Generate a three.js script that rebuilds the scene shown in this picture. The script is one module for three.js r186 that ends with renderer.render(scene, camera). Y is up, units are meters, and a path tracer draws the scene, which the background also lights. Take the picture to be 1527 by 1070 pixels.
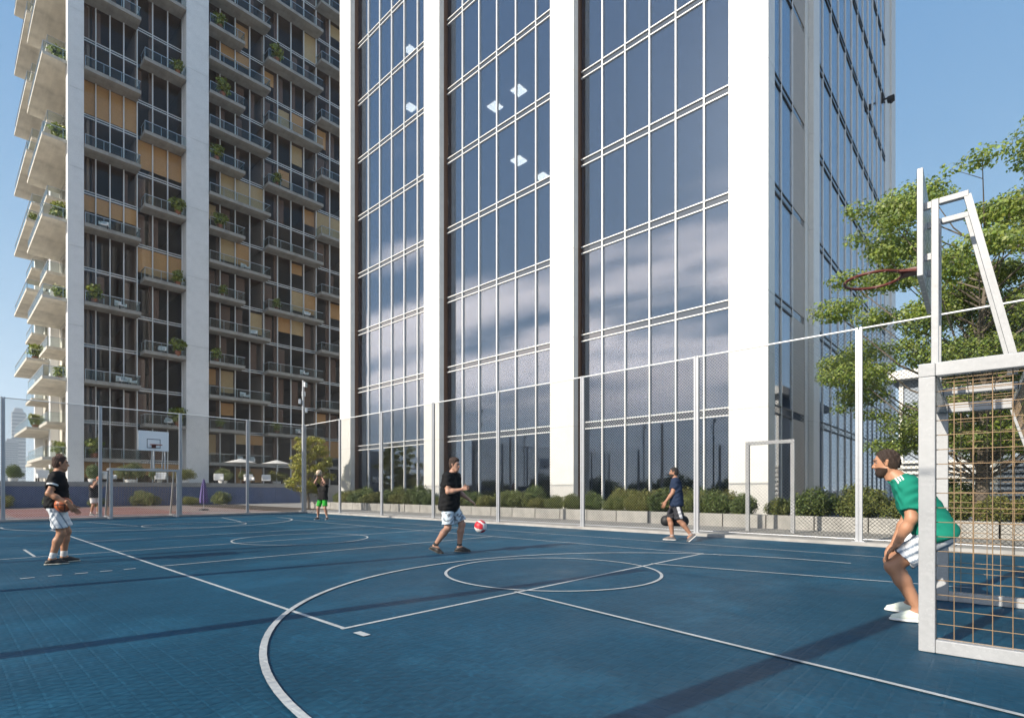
import * as THREE from 'three';
import { mergeGeometries } from 'three/addons/utils/BufferGeometryUtils.js';
import { RoundedBoxGeometry } from 'three/addons/geometries/RoundedBoxGeometry.js';

// ---------------------------------------------------------------- camera, sky, sun, exposure
const scene = new THREE.Scene();
const FOCAL = 797, PW = 1527, PH = 1070, EYE = 1.2;
const camera = new THREE.PerspectiveCamera(2 * Math.atan(PH / 2 / FOCAL) * 180 / Math.PI, PW / PH, 0.05, 6000);
camera.position.set(0, EYE, 0);
camera.lookAt(0.734, EYE, -0.678);
camera.setViewOffset(PW, PH, 0, -196, PW, PH);          // shifted lens: verticals stay upright
const renderer = new THREE.WebGLRenderer({ antialias: true });
renderer.toneMapping = THREE.LinearToneMapping;
renderer.toneMappingExposure = 1.5;
renderer.shadowMap.enabled = true;

let seed = 20240611;
function rnd() { seed |= 0; seed = seed + 0x6D2B79F5 | 0; let t = Math.imul(seed ^ seed >>> 15, 1 | seed); t = t + Math.imul(t ^ t >>> 7, 61 | t) ^ t; return ((t ^ t >>> 14) >>> 0) / 4294967296; }
const rr = (a, b) => a + (b - a) * rnd();
function hash2(x, y) { let h = Math.imul(x | 0, 374761393) + Math.imul(y | 0, 668265263) | 0; h = Math.imul(h ^ h >>> 13, 1274126177); return ((h ^ h >>> 16) >>> 0) / 4294967296; }
function vnoise(x, y, per = 0) {
  const xi = Math.floor(x), yi = Math.floor(y), fx = x - xi, fy = y - yi, w = (n) => per ? ((n % per) + per) % per : n;
  const sx = fx * fx * (3 - 2 * fx), sy = fy * fy * (3 - 2 * fy);
  const a = hash2(w(xi), w(yi)), b = hash2(w(xi + 1), w(yi)), c = hash2(w(xi), w(yi + 1)), d = hash2(w(xi + 1), w(yi + 1));
  return a + (b - a) * sx + (c - a) * sy + (a - b - c + d) * sx * sy;
}
function fbm(x, y, oct = 4, per = 0) { let s = 0, a = 0.5, n = 0; for (let o = 0; o < oct; o++) { s += a * vnoise(x, y, per); n += a; a *= 0.5; x *= 2; y *= 2; per *= 2; } return s / n; }
const clamp = (x, a, b) => Math.max(a, Math.min(b, x)), mix = (a, b, t) => a + (b - a) * t;
const smooth = (a, b, x) => { const t = clamp((x - a) / (b - a), 0, 1); return t * t * (3 - 2 * t); };

const SUN_EL = 30 * Math.PI / 180, SUN_AZ = [-0.982, -0.187];
const sunDir = new THREE.Vector3(SUN_AZ[0] * Math.cos(SUN_EL), Math.sin(SUN_EL), SUN_AZ[1] * Math.cos(SUN_EL)).normalize();
{
  const W = 1280, H = 640, px = new Float32Array(W * H * 4);
  for (let j = 0; j < H; j++) for (let i = 0; i < W; i++) {
    const el = ((j + 0.5) / H - 0.5) * Math.PI, az = ((i + 0.5) / W - 0.5) * 2 * Math.PI;
    const dx = Math.cos(el) * Math.cos(az), dy = Math.sin(el), dz = Math.cos(el) * Math.sin(az);
    const h = Math.max(dy, 0), t = Math.pow(h, 0.62);
    const toSun = clamp(dx * sunDir.x + dy * sunDir.y + dz * sunDir.z, -1, 1);
    const side = 0.5 + 0.5 * (dx * SUN_AZ[0] + dz * SUN_AZ[1]) / Math.max(Math.hypot(dx, dz), 1e-4);
    let r = 0.75 * Math.exp(-2.3 * t), g = 0.85 * Math.exp(-1.45 * t), b = 0.88 * Math.exp(-0.72 * t);
    const warm = Math.exp(-h * 4.6) * 0.56 * side * side;                       // whitish air low on the sun's side
    r += warm * 1.1; g += warm * 0.92; b += warm * 0.72;
    const glow = 0.22 * Math.pow(Math.max(toSun, 0), 6) + 0.5 * Math.pow(Math.max(toSun, 0), 60);
    r += glow * 1.05; g += glow; b += glow * 0.9;
    if (dy > 0.02) {                                                   // streaky high cloud, thickest low on the sun's side
      const cx = dx / (dy + 0.12), cz = dz / (dy + 0.12);
      const n = fbm(cx * 1.7 + 11.3 + 0.5 * cz, cz * 0.62 + 4.1, 7) * 0.62 + fbm(cx * 5.5 + 3 + cz, cz * 2.1 + 9, 5) * 0.38;
      const where = smooth(0.55, 0.9, side) * smooth(0.09, 0.2, dy) * (1 - smooth(0.40, 0.58, dy));
      const m = smooth(0.38, 0.60, n) * where * 0.95;
      r = mix(r, 2.3, m); g = mix(g, 2.05, m); b = mix(b, 1.92, m);
    }
    const k = 4 * (j * W + i); px[k] = r * 0.84; px[k + 1] = g * 0.84; px[k + 2] = b * 0.84; px[k + 3] = 1;
  }
  const sky = new THREE.DataTexture(px, W, H, THREE.RGBAFormat, THREE.FloatType);
  sky.mapping = THREE.EquirectangularReflectionMapping; sky.magFilter = sky.minFilter = THREE.LinearFilter; sky.needsUpdate = true;
  scene.background = sky; scene.environment = sky;
}
const sun = new THREE.DirectionalLight(new THREE.Color(1, 0.915, 0.79), 5.0);
sun.position.copy(sunDir).multiplyScalar(120).add(new THREE.Vector3(12, 0, -20));
sun.target.position.set(12, 0, -20);
sun.castShadow = true; sun.shadow.mapSize.set(4096, 4096);
Object.assign(sun.shadow.camera, { left: -90, right: 90, top: 90, bottom: -90, near: 1, far: 320 });
scene.add(sun, sun.target);

// ---------------------------------------------------------------- helpers
const used = new Map();
function numbered(n) { const k = used.get(n) || 0; used.set(n, k + 1); return k ? `${n}_${String(k).padStart(3, '0')}` : n; }
const lin = (r, g, b) => new THREE.Color().setRGB(r, g, b);
function std(r, g, b, rough = 0.7, extra = {}) { return new THREE.MeshPhysicalMaterial({ color: lin(r, g, b), roughness: rough, ...extra }); }
function noiseTex(size, f, srgb = true) {
  const d = new Uint8Array(size * size * 4);
  for (let j = 0; j < size; j++) for (let i = 0; i < size; i++) { const v = f(i / size, j / size), k = 4 * (j * size + i); const a = Array.isArray(v) ? v : [v, v, v]; for (let q = 0; q < 3; q++) d[k + q] = clamp(a[q], 0, 1) * 255; d[k + 3] = 255; }
  const t = new THREE.DataTexture(d, size, size); t.wrapS = t.wrapT = THREE.RepeatWrapping; t.magFilter = THREE.LinearFilter; t.minFilter = THREE.LinearMipmapLinearFilter; t.generateMipmaps = true;
  if (srgb) t.colorSpace = THREE.SRGBColorSpace; t.needsUpdate = true; return t;
}
function rep(t, x, y = x) { const c = t.clone(); c.repeat.set(x, y); c.needsUpdate = true; return c; }
// uv in metres from the face's own direction
function metreUV(g) {
  if (g.index) g = g.toNonIndexed();
  const p = g.attributes.position, n = g.attributes.normal, uv = new Float32Array(p.count * 2);
  for (let i = 0; i < p.count; i++) {
    const ax = Math.abs(n.getX(i)), ay = Math.abs(n.getY(i)), az = Math.abs(n.getZ(i));
    const a = ax > ay && ax > az ? [p.getZ(i), p.getY(i)] : ay > az ? [p.getX(i), p.getZ(i)] : [p.getX(i), p.getY(i)];
    uv[2 * i] = a[0]; uv[2 * i + 1] = a[1];
  }
  g.setAttribute('uv', new THREE.BufferAttribute(uv, 2)); return g;
}
const boxCache = new Map();
function boxG(w, h, d, r = 0) {
  const k = [w, h, d, r].map((x) => x.toFixed(4)).join();
  if (!boxCache.has(k)) boxCache.set(k, metreUV(r ? new RoundedBoxGeometry(w, h, d, 2, r) : new THREE.BoxGeometry(w, h, d)));
  return boxCache.get(k);
}
// box from corner to corner
function bx(x0, x1, y0, y1, z0, z1, r = 0) { const g = boxG(Math.abs(x1 - x0), Math.abs(y1 - y0), Math.abs(z1 - z0), r).clone(); g.translate((x0 + x1) / 2, (y0 + y1) / 2, (z0 + z1) / 2); return g; }
// one box mesh that shares its geometry
function boxMesh(name, m, parent, x0, x1, y0, y1, z0, z1, r = 0) {
  const o = new THREE.Mesh(boxG(Math.abs(x1 - x0), Math.abs(y1 - y0), Math.abs(z1 - z0), r), m);
  o.position.set((x0 + x1) / 2, (y0 + y1) / 2, (z0 + z1) / 2); o.name = name; parent.add(o); return o;
}
function beamG(a, b, w, h = w) {                            // square bar from a to b
  const A = new THREE.Vector3(...a), B = new THREE.Vector3(...b), d = B.clone().sub(A), L = d.length();
  const g = boxG(w, h, L).clone(), m = new THREE.Matrix4();
  m.lookAt(B, A, Math.abs(d.y) > 0.99 * L ? new THREE.Vector3(1, 0, 0) : new THREE.Vector3(0, 1, 0));
  g.applyMatrix4(m); g.translate((A.x + B.x) / 2, (A.y + B.y) / 2, (A.z + B.z) / 2); return g;
}
function rodG(a, b, r0, r1 = r0, seg = 6) {
  const A = new THREE.Vector3(...a), B = new THREE.Vector3(...b), d = B.clone().sub(A);
  const g = new THREE.CylinderGeometry(r1, r0, d.length(), seg, 1).toNonIndexed();
  g.applyQuaternion(new THREE.Quaternion().setFromUnitVectors(new THREE.Vector3(0, 1, 0), d.clone().normalize()));
  g.translate((A.x + B.x) / 2, (A.y + B.y) / 2, (A.z + B.z) / 2); return g;
}
function part(name, geos, m, parent, label) {
  const list = (Array.isArray(geos) ? geos : [geos]).map((g) => g.index ? g.toNonIndexed() : g);
  const o = new THREE.Mesh(list.length > 1 ? mergeGeometries(list) : list[0], m); o.name = name; parent.add(o);
  if (label) o.userData.label = label; return o;
}
function thing(name, label, category, [x, y, z] = [0, 0, 0], turn = 0, group) {
  const o = new THREE.Group(); o.name = numbered(name); o.position.set(x, y, z); o.rotation.y = turn; scene.add(o);
  o.userData = { label, category }; if (group) o.userData.group = group; return o;
}
function copyOf(src, label, [x, y, z], turn = 0, s = 1) {
  const o = src.clone(); o.name = numbered(src.name.replace(/_\d{3}$/, '')); o.userData = { ...src.userData }; if (label) o.userData.label = label;
  o.position.set(x, y, z); o.rotation.y = turn; if (Array.isArray(s)) o.scale.set(...s); else o.scale.setScalar(s); scene.add(o); return o;
}
function setting(name, geos, m) { const o = part(name, geos, m, scene); o.name = numbered(name); o.userData.kind = 'structure'; return o; }

// ---------------------------------------------------------------- materials
const grain = noiseTex(256, (u, v) => 0.91 + 0.09 * (0.6 * fbm(u * 8, v * 8, 5, 8) + 0.4 * fbm(u * 64, v * 64, 2, 64)));
const blotch = noiseTex(256, (u, v) => { const n = fbm(u * 4, v * 4, 6, 4), s = fbm(u * 16 + 5, v * 2, 4, 16); return 0.74 + 0.26 * clamp(0.6 * n + 0.5 * s, 0, 1); });
const rough1 = noiseTex(256, (u, v) => 0.6 + 0.4 * fbm(u * 12, v * 12, 4, 12), false);
const M = {
  cladding: std(0.80, 0.785, 0.74, 0.45, { map: rep(grain, 0.35) }),
  claddingB: std(0.84, 0.83, 0.81, 0.5, { map: rep(grain, 0.3) }),
  mullion: std(0.78, 0.78, 0.76, 0.35),
  bronze: std(0.16, 0.085, 0.05, 0.45, { metalness: 0.2 }),
  beigePanel: std(0.46, 0.40, 0.34, 0.55, { map: rep(grain, 0.5) }),
  ceiling: std(0.56, 0.50, 0.42, 0.8, { map: rep(grain, 0.7) }),
  carpet: std(0.10, 0.10, 0.11, 0.9),
  core: std(0.13, 0.12, 0.11, 0.8, { map: rep(blotch, 0.2) }),
  glass: new THREE.MeshPhysicalMaterial({ color: lin(0.66, 0.73, 0.82), roughness: 0.0, transmission: 1, thickness: 0, ior: 2.333 }),
  glassB: new THREE.MeshPhysicalMaterial({ color: lin(0.93, 0.93, 0.93), roughness: 0.0, transmission: 1, thickness: 0, ior: 1.5, specularIntensity: 0.35 }),
  railGlass: new THREE.MeshPhysicalMaterial({ color: lin(0.86, 0.9, 0.9), roughness: 0.02, transmission: 1, thickness: 0, ior: 1.5, specularIntensity: 0.4 }),
  spandrel: std(0.05, 0.055, 0.065, 0.08, { ior: 2.2 }),
  concrete: std(0.50, 0.48, 0.45, 0.85, { map: rep(blotch, 0.3), bumpMap: rep(rough1, 1.4), bumpScale: 0.003 }),
  planterOld: std(0.62, 0.60, 0.55, 0.8, { map: rep(blotch, 0.45), bumpMap: rep(rough1, 2), bumpScale: 0.002 }),
  slabSunlit: std(0.77, 0.72, 0.62, 0.75, { map: rep(blotch, 0.25) }),  // sunlit copy of the slab colour, kept pale for the bright left face
  slabShade: std(0.47, 0.44, 0.39, 0.75, { map: rep(blotch, 0.25) }),  // shaded copy of the slab colour, darkened for the front face
  curtain: std(0.17, 0.10, 0.068, 0.9),
  curtainDark: std(0.035, 0.028, 0.026, 0.9),
  blind: std(0.70, 0.39, 0.15, 0.8, { map: rep(grain, 1.3) }),
  blindPale: std(0.70, 0.5, 0.25, 0.8, { map: rep(grain, 1.3) }),
  dimSoffit: std(0.24, 0.155, 0.10, 0.7, { map: rep(grain, 0.3, 2) }),  // brown that puts shade into the room ceilings by colour
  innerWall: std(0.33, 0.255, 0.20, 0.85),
  whiteSteel: std(0.46, 0.465, 0.47, 0.32, { map: rep(grain, 0.8), roughnessMap: rep(rough1, 3) }),
  galv: std(0.52, 0.53, 0.55, 0.35, { metalness: 0.6, map: rep(grain, 2) }),
  wire: std(0.55, 0.55, 0.55, 0.4, { metalness: 0.5 }),
  netWire: std(0.34, 0.23, 0.13, 0.6, { metalness: 0.2 }),
  rim: std(0.10, 0.022, 0.014, 0.45),
  black: std(0.014, 0.014, 0.015, 0.6),
  darkMetal: std(0.03, 0.03, 0.033, 0.45, { metalness: 0.4 }),
  soil: std(0.07, 0.05, 0.035, 0.95, { map: rep(blotch, 1) }),
  bark: std(0.20, 0.165, 0.13, 0.9, { map: rep(blotch, 2, 0.7), bumpMap: rep(rough1, 4, 1), bumpScale: 0.01 }),
  leafA: std(0.22, 0.27, 0.042, 0.55, { transmission: 0.5, thickness: 0, side: THREE.DoubleSide, vertexColors: true }),
  leafB: std(0.165, 0.18, 0.05, 0.6, { transmission: 0.25, thickness: 0, side: THREE.DoubleSide, vertexColors: true }),
  terracotta: std(0.34, 0.13, 0.07, 0.8, { map: rep(blotch, 3) }),
  whitePlastic: std(0.75, 0.74, 0.72, 0.5),
  lamp: new THREE.MeshStandardMaterial({ color: 0xffffff, emissive: lin(1, 0.72, 0.46), emissiveIntensity: 5 }),
};
// ---------------------------------------------------------------- ground, court and its markings
const BACK_Z = -28.25, SIDE_X = 13.85, NEAR_X = -0.6, FRONT_Z = 9;
setting('ground', bx(-1700, 1700, -0.6, -0.06, -1700, 1700), std(0.20, 0.19, 0.18, 0.95, { map: rep(blotch, 0.05) }));
const courtTex = noiseTex(1280, (u, v) => {                 // one repeat = 16 m: worn patches, dust, scuffs from shoes
  const n = fbm(u * 10, v * 10, 6, 10), f = fbm(u * 400, v * 400, 2, 400), d = fbm(u * 26 + 3, v * 26 + 7, 5, 26);
  const s1 = Math.abs(fbm(u * 60 + 9 * n, v * 22, 3, 0) - 0.5), s2 = Math.abs(fbm(u * 24, v * 70 + 8 * n, 3, 0) - 0.5);
  const scuff = (s1 < 0.006 && d > 0.52 ? 0.16 : 0) + (s2 < 0.005 && n > 0.5 ? 0.14 : 0), dust = smooth(0.52, 0.78, d) * 0.14;
  const k = 0.72 + 0.16 * n + 0.14 * f; return [k * 0.96 + dust + scuff, k + dust * 0.72 + scuff * 0.9, k + dust * 0.62 + scuff * 0.8];
});
const courtBump = noiseTex(1024, (u, v) => {
  const tx = (u * 20) % 1, ty = (v * 20) % 1, alt = (Math.floor(u * 20) + Math.floor(v * 20)) % 2;
  const seam = smooth(0, 0.12, Math.min(tx, 1 - tx, ty, 1 - ty)) * (alt ? 1 : 0.55), rib = 0.5 + 0.5 * Math.sin((alt ? tx : ty) * Math.PI * 4);
  return 0.15 + 0.45 * seam + 0.3 * rib + 0.1 * fbm(u * 40, v * 40, 2, 40);
}, false);
const courtRough = noiseTex(256, (u, v) => 0.55 + 0.45 * fbm(u * 5, v * 5, 5, 5), false);
const courtMat = std(0.0135, 0.080, 0.142, 0.8, { specularIntensity: 0.3, map: rep(courtTex, 1 / 16), bumpMap: rep(courtBump, 1 / 2.4), bumpScale: 0.0035, roughnessMap: rep(courtRough, 0.21) });
const court = setting('court', bx(NEAR_X - 0.4, SIDE_X - 0.22, -0.12, 0, BACK_Z + 0.25, FRONT_Z), courtMat);
const lineMat = std(0.56, 0.58, 0.58, 0.6, { map: rep(blotch, 0.9), bumpMap: rep(courtBump, 1 / 2.4), bumpScale: 0.003 });
const LW = 0.042;
let lineLift = 0.004;
function lineSheet(pts, w = LW, closed = false) {           // a painted strip with a little thickness, following pts
  const pos = [], idx = [], n = pts.length, h = lineLift; lineLift += 0.0003;
  for (let i = 0; i < n; i++) {
    const a = pts[closed ? (i + n - 1) % n : Math.max(i - 1, 0)], b = pts[closed ? (i + 1) % n : Math.min(i + 1, n - 1)];
    const dx = b[0] - a[0], dz = b[1] - a[1], L = Math.hypot(dx, dz), nx = -dz / L * w / 2, nz = dx / L * w / 2;
    pos.push(pts[i][0] + nx, h, pts[i][1] + nz, pts[i][0] - nx, h, pts[i][1] - nz);
    if (i < n - 1 || closed) { const p = 2 * i, q = 2 * ((i + 1) % n); idx.push(p, q, p + 1, p + 1, q, q + 1); }
  }
  const g = new THREE.BufferGeometry(); g.setAttribute('position', new THREE.Float32BufferAttribute(pos, 3)); g.setIndex(idx); g.computeVertexNormals();
  const ng = metreUV(g), nn = ng.attributes.normal; for (let i = 0; i < nn.count; i++) nn.setXYZ(i, 0, 1, 0);
  return ng;
}
const arcPts = (cx, cz, r, a0, a1, n = 72) => Array.from({ length: n + 1 }, (_, i) => { const a = a0 + (a1 - a0) * i / n; return [cx + r * Math.cos(a), cz + r * Math.sin(a)]; });
function line(pts, w, closed) { part('painted_line', lineSheet(pts, w, closed), lineMat, court); }
const CX = 6.2, MID = -12.8;
line([[2.42, -4.2], [2.42, -21.4]]); line([[9.9, -4.2], [9.9, -21.4]]);
line([[2.39, -4.22], [9.93, -4.22]]); line([[2.39, -21.4], [9.93, -21.4]]);
line([[1.24, -12.9], [1.24, -14.6]]); line([[11.56, 1.5], [11.56, -25.4]]);
line([[1.21, -25.4], [11.59, -25.4]]);
line([[0.4, MID], [11.56, MID]]);
line([[2.42, -9.8], [9.9, -9.8]]); line([[2.42, -15.8], [9.9, -15.8]]);
for (let i = 0; i < 5; i++) line([[2.1 - i * 0.29, -9.8], [1.95 - i * 0.29, -9.8]]);
line([[2.42, -4.02], [2.42, -3.86]], 0.07); line([[9.9, -4.02], [9.9, -3.86]], 0.07);
const circle = (x, z, r) => line(arcPts(x, z, r, 0, 2 * Math.PI, 96).slice(0, -1), LW, true);
circle(CX, -4.92, 1.56); circle(CX, MID, 1.56); circle(CX, -20.7, 1.56);
line([[4.65, -4.25], [3.78, 0.9]]); line([[7.95, -4.25], [8.62, -0.3]]);
line([[4.65, -21.4], [3.9, -25.4]]); line([[7.95, -21.4], [8.62, -25.4]]);
line(arcPts(5.75, -2.3, 4.45, Math.PI * 0.94, 2 * Math.PI + 0.1), 0.052);
line(arcPts(5.9, -23.3, 4.45, -0.1, Math.PI + 0.1), 0.06);
// concrete kerb under the fences, path of slabs beyond it
const kerb = setting('kerb', [bx(SIDE_X - 0.2, SIDE_X + 0.2, -0.1, 0.07, BACK_Z - 0.2, FRONT_Z), bx(-6, SIDE_X - 0.2, -0.1, 0.07, BACK_Z - 0.2, BACK_Z + 0.2), bx(NEAR_X - 0.6, NEAR_X - 0.42, -0.1, 0.07, BACK_Z + 0.2, FRONT_Z)], M.concrete);
const path = setting('path', bx(SIDE_X + 0.2, 17.0, -0.1, 0.02, -48, 30), M.soil);
const pavers = [0.92, 1, 1.06].map((k) => std(0.44 * k, 0.42 * k, 0.385 * k, 0.85, { map: rep(blotch, 0.4 + k * 0.1), bumpMap: rep(rough1, 2), bumpScale: 0.002 }));
for (let i = 0; i < 30; i++) for (let j = 0; j < 2; j++) {
  const z = 8 - i * 1.25;
  boxMesh('paving_slab', pavers[Math.floor(rnd() * 3)], path, 14.06 + j * 1.47 + 0.006, 14.06 + (j + 1) * 1.47 - 0.006, 0.02, 0.06, z - 1.244, z - 0.006);
}
// second, brick-red court beyond the back fence and the yard under the towers
setting('yard', bx(-60, SIDE_X - 0.2, -0.1, -0.015, -50, BACK_Z - 0.2), std(0.30, 0.225, 0.2, 0.9, { map: rep(blotch, 0.16), bumpMap: rep(rough1, 0.7), bumpScale: 0.004 }));
const red = setting('red_court', bx(2.5, 9.6, -0.05, -0.002, -46, -30.4), std(0.29, 0.135, 0.115, 0.8, { map: rep(blotch, 0.2) }));
part('painted_line', [bx(1.9, 9.2, -0.002, 0.003, -31.0, -30.9), bx(1.9, 9.2, -0.002, 0.003, -38.3, -38.2)], lineMat, red);
setting('tower_forecourt', bx(17.4, 60, -0.1, 0.0, -60, 40), std(0.40, 0.38, 0.35, 0.9, { map: rep(blotch, 0.2) }));
// ---------------------------------------------------------------- white glazed tower beside the court
const paneCache = new Map();
function twinPane(name, parent, axis, p, y0, y1, a, b) {     // double glazing: two leaves in one pane
  const h = y1 - y0, w = b - a, k = axis + h.toFixed(3) + w.toFixed(3);
  if (!paneCache.has(k)) { const leaf = (o) => axis === 'x' ? bx(o, o + 0.012, -h / 2, h / 2, -w / 2, w / 2) : bx(-w / 2, w / 2, -h / 2, h / 2, o, o + 0.012); paneCache.set(k, mergeGeometries([leaf(0), leaf(0.03)])); }
  const o = new THREE.Mesh(paneCache.get(k), M.glass); o.name = name; parent.add(o);
  if (axis === 'x') o.position.set(p, (y0 + y1) / 2, (a + b) / 2); else o.position.set((a + b) / 2, (y0 + y1) / 2, p); return o;
}
{
  const T = thing('glass_tower', 'tall tower of mirrored blue glass between broad white columns beside the blue court', 'tower', [0, 0, 0]);
  const PX = 19.5, GX = 20.12, ST = 4.0, TOP = 44, cols = [[-7.35, -6.0], [-15.6, -14.25], [-25.05, -23.65], [-34.6, -33.2]];
  // columns in stacked cladding panels with open joints
  function column(x0, x1, z0, z1) {
    const c = part('column', bx(x0 + 0.03, x1 - 0.03, 0, TOP, z0 + 0.03, z1 - 0.03), M.core, T);
    for (let y = 0.1; y < TOP - 0.1; y += 4) boxMesh('cladding_panel', M.cladding, c, x0, x1, y + 0.006, Math.min(y + 3.994, TOP), z0, z1);
    return c;
  }
  cols.forEach(([a, b], i) => { column(PX, PX + (i ? 0.34 : 0.72), a, b); });
  for (const [a, b] of cols.slice(1)) for (const z of [b, a]) boxMesh('jamb', M.bronze, T, PX + 0.34, GX + 0.1, 0.2, TOP, z === b ? b - 0.5 : a, z === b ? b - 0.02 : a + 0.5);
  boxMesh('jamb', M.bronze, T, PX + 0.72, GX + 0.1, 0.2, TOP, -7.33, -6.9);
  const bays = [[-14.25, -7.35], [-23.65, -15.6], [-33.2, -25.05]], upper = [], topSt = [6, 8, 10];
  const trans = [], NB = 11;
  bays.forEach(([z0, z1], b) => {
    const n = 6, w = (z1 - z0) / n;
    for (let k = 0; k < NB; k++) {
      const y0 = k ? k * ST + 0.32 : 0.32, y1 = (k + 1) * ST - 0.03;
      for (let i = 0; i < n; i++) {
        const za = z0 + i * w + 0.03, zb = z0 + (i + 1) * w - 0.03;
        if (k < topSt[b]) {
          const o = twinPane('window_pane', T, 'x', GX, y0, y1, za, zb);
          o.rotation.y = rr(-1, 1) * 0.0016; o.rotation.z = rr(-1, 1) * 0.0012;
        } else upper.push(bx(GX, GX + 0.012, y0, y1, za, zb), bx(GX + 0.03, GX + 0.042, y0, y1, za, zb));
      }
      for (const y of [(k + 1) * ST, (k + 1) * ST + 0.29]) boxMesh('transom', M.mullion, T, GX - 0.05, GX + 0.06, y - 0.02, y + 0.02, z0, z1);
      boxMesh('spandrel', M.spandrel, T, GX + 0.005, GX + 0.03, (k + 1) * ST + 0.02, (k + 1) * ST + 0.27, z0, z1);
    }
    for (let i = 1; i < n; i++) boxMesh('mullion', M.mullion, T, GX - 0.08, GX + 0.06, 0.3, TOP, z0 + i * w - 0.026, z0 + i * w + 0.026);
    boxMesh('sill', M.cladding, T, PX + 0.1, GX + 0.1, 0, 0.3, z0, z1);
  });
  part('upper_glazing', upper, M.glass, T).userData.kind = 'stuff';
  // right-hand face, in the shade: two panes, panel, pier, then a long run of narrow panes
  const FZ = -6.12;
  const sideEdges = [20.22, 21.35, 22.75], run = []; for (let i = 0; i <= 12; i++) run.push(25.95 + i * 1.5625);
  const sidePanes = []; for (const e of [sideEdges, run]) for (let i = 0; i + 1 < e.length; i++) sidePanes.push([e[i], e[i + 1], e === run]);
  const upSide = [];
  sidePanes.forEach(([x0, x1, far], i) => {
    for (let k = 0; k < NB; k++) {
      const y0 = k ? k * ST + 0.32 : 0.32, y1 = (k + 1) * ST - 0.03;
      if (k < (far ? 9 : 5) && x0 < 43) { const o = twinPane('side_window_pane', T, 'z', FZ - 0.06, y0, y1, x0 + 0.03, x1 - 0.03); o.rotation.y = rr(-1, 1) * 0.0014; }
      else upSide.push(bx(x0 + 0.03, x1 - 0.03, y0, y1, FZ - 0.06, FZ - 0.048), bx(x0 + 0.03, x1 - 0.03, y0, y1, FZ - 0.03, FZ - 0.018));
    }
    boxMesh('mullion', M.mullion, T, x1 - 0.03, x1 + 0.03, 0.3, TOP, FZ - 0.05, FZ + 0.03);
  });
  part('upper_side_glazing', upSide, M.glass, T).userData.kind = 'stuff';
  for (let k = 0; k < NB; k++) for (const [a, b] of [[20.22, 22.75], [25.95, 44.7]]) {
    for (const y of [(k + 1) * ST, (k + 1) * ST + 0.29]) boxMesh('shaded_side_transom', M.darkMetal, T, a, b, y - 0.03, y + 0.03, FZ - 0.03, FZ + 0.02);  // dark colour here stands in for the shade on this face
    boxMesh('side_spandrel', M.spandrel, T, a, b, (k + 1) * ST + 0.03, (k + 1) * ST + 0.26, FZ - 0.03, FZ - 0.005);
  }
  for (let k = 0; k < NB; k++) {
    boxMesh('beige_panel', M.beigePanel, T, 22.78, 24.4, k * ST + 0.3, (k + 1) * ST + 0.0, FZ - 0.1, FZ + 0.02);
    boxMesh('beige_panel', M.spandrel, T, 22.78, 24.4, (k + 1) * ST + 0.01, (k + 1) * ST + 0.29, FZ - 0.1, FZ);
    boxMesh('pale_panel', M.cladding, T, 24.42, 24.88, k * ST + 0.3, (k + 1) * ST + 0.285, FZ - 0.1, FZ + 0.05);
    boxMesh('end_panel', M.cladding, T, 44.75, 46.55, k * ST + 0.3, (k + 1) * ST + 0.285, FZ - 0.1, FZ + 0.03);
  }
  column(24.9, 25.87, -6.6, -5.87); column(46.6, 48.4, -7.3, -5.98);
  // inside: floors, ceilings, core
  for (let k = 1; k <= NB; k++) {
    const f = boxMesh('floor_slab', M.ceiling, T, GX + 0.12, 48.0, k * ST + 0.02, k * ST + 0.24, -34.5, -6.35);
    const c = boxMesh('floor_finish', M.carpet, T, GX + 0.12, 48.0, k * ST + 0.242, k * ST + 0.262, -34.5, -6.35);
  }
  boxMesh('ground_floor', M.carpet, T, GX + 0.12, 48.0, 0.02, 0.2, -34.5, -6.35);
  boxMesh('core_wall', M.core, T, 27.2, 27.5, 0.2, TOP, -34.5, -9.5);
  boxMesh('core_wall', M.core, T, 27.5, 47.5, 0.2, TOP, -10, -9.7);
  boxMesh('rear_wall', M.cladding, T, 48.05, 48.38, 0, TOP, -34.6, -7.4);
  boxMesh('rear_wall', M.cladding, T, PX + 0.35, 48.3, 0, TOP, -34.9, -34.6);
  boxMesh('roof', M.concrete, T, GX + 0.05, 48.3, TOP, TOP + 0.5, -34.8, -6.2);
  // lit ceiling panels seen through the glass
  for (const [x, y, z] of [[22.65, 20, -20.4], [22.65, 24, -20.4], [22.65, 24, -22.3], [22.65, 32, -30.6], [22.65, 28, -30.6], [24.8, 20, -20.4], [24.8, 32, -31.8]]) {
    const f = boxMesh('ceiling_lamp', M.lamp, T, x - 0.34, x + 0.34, y - 0.03, y + 0.012, z - 0.34, z + 0.34);
  }
  for (const [x, y, z] of [[30, 12, -7.4], [30.5, 16, -7.4]]) boxMesh('ceiling_lamp', M.lamp, T, x - 0.5, x + 0.5, y - 0.03, y + 0.012, z - 0.15, z + 0.15);
}
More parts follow.
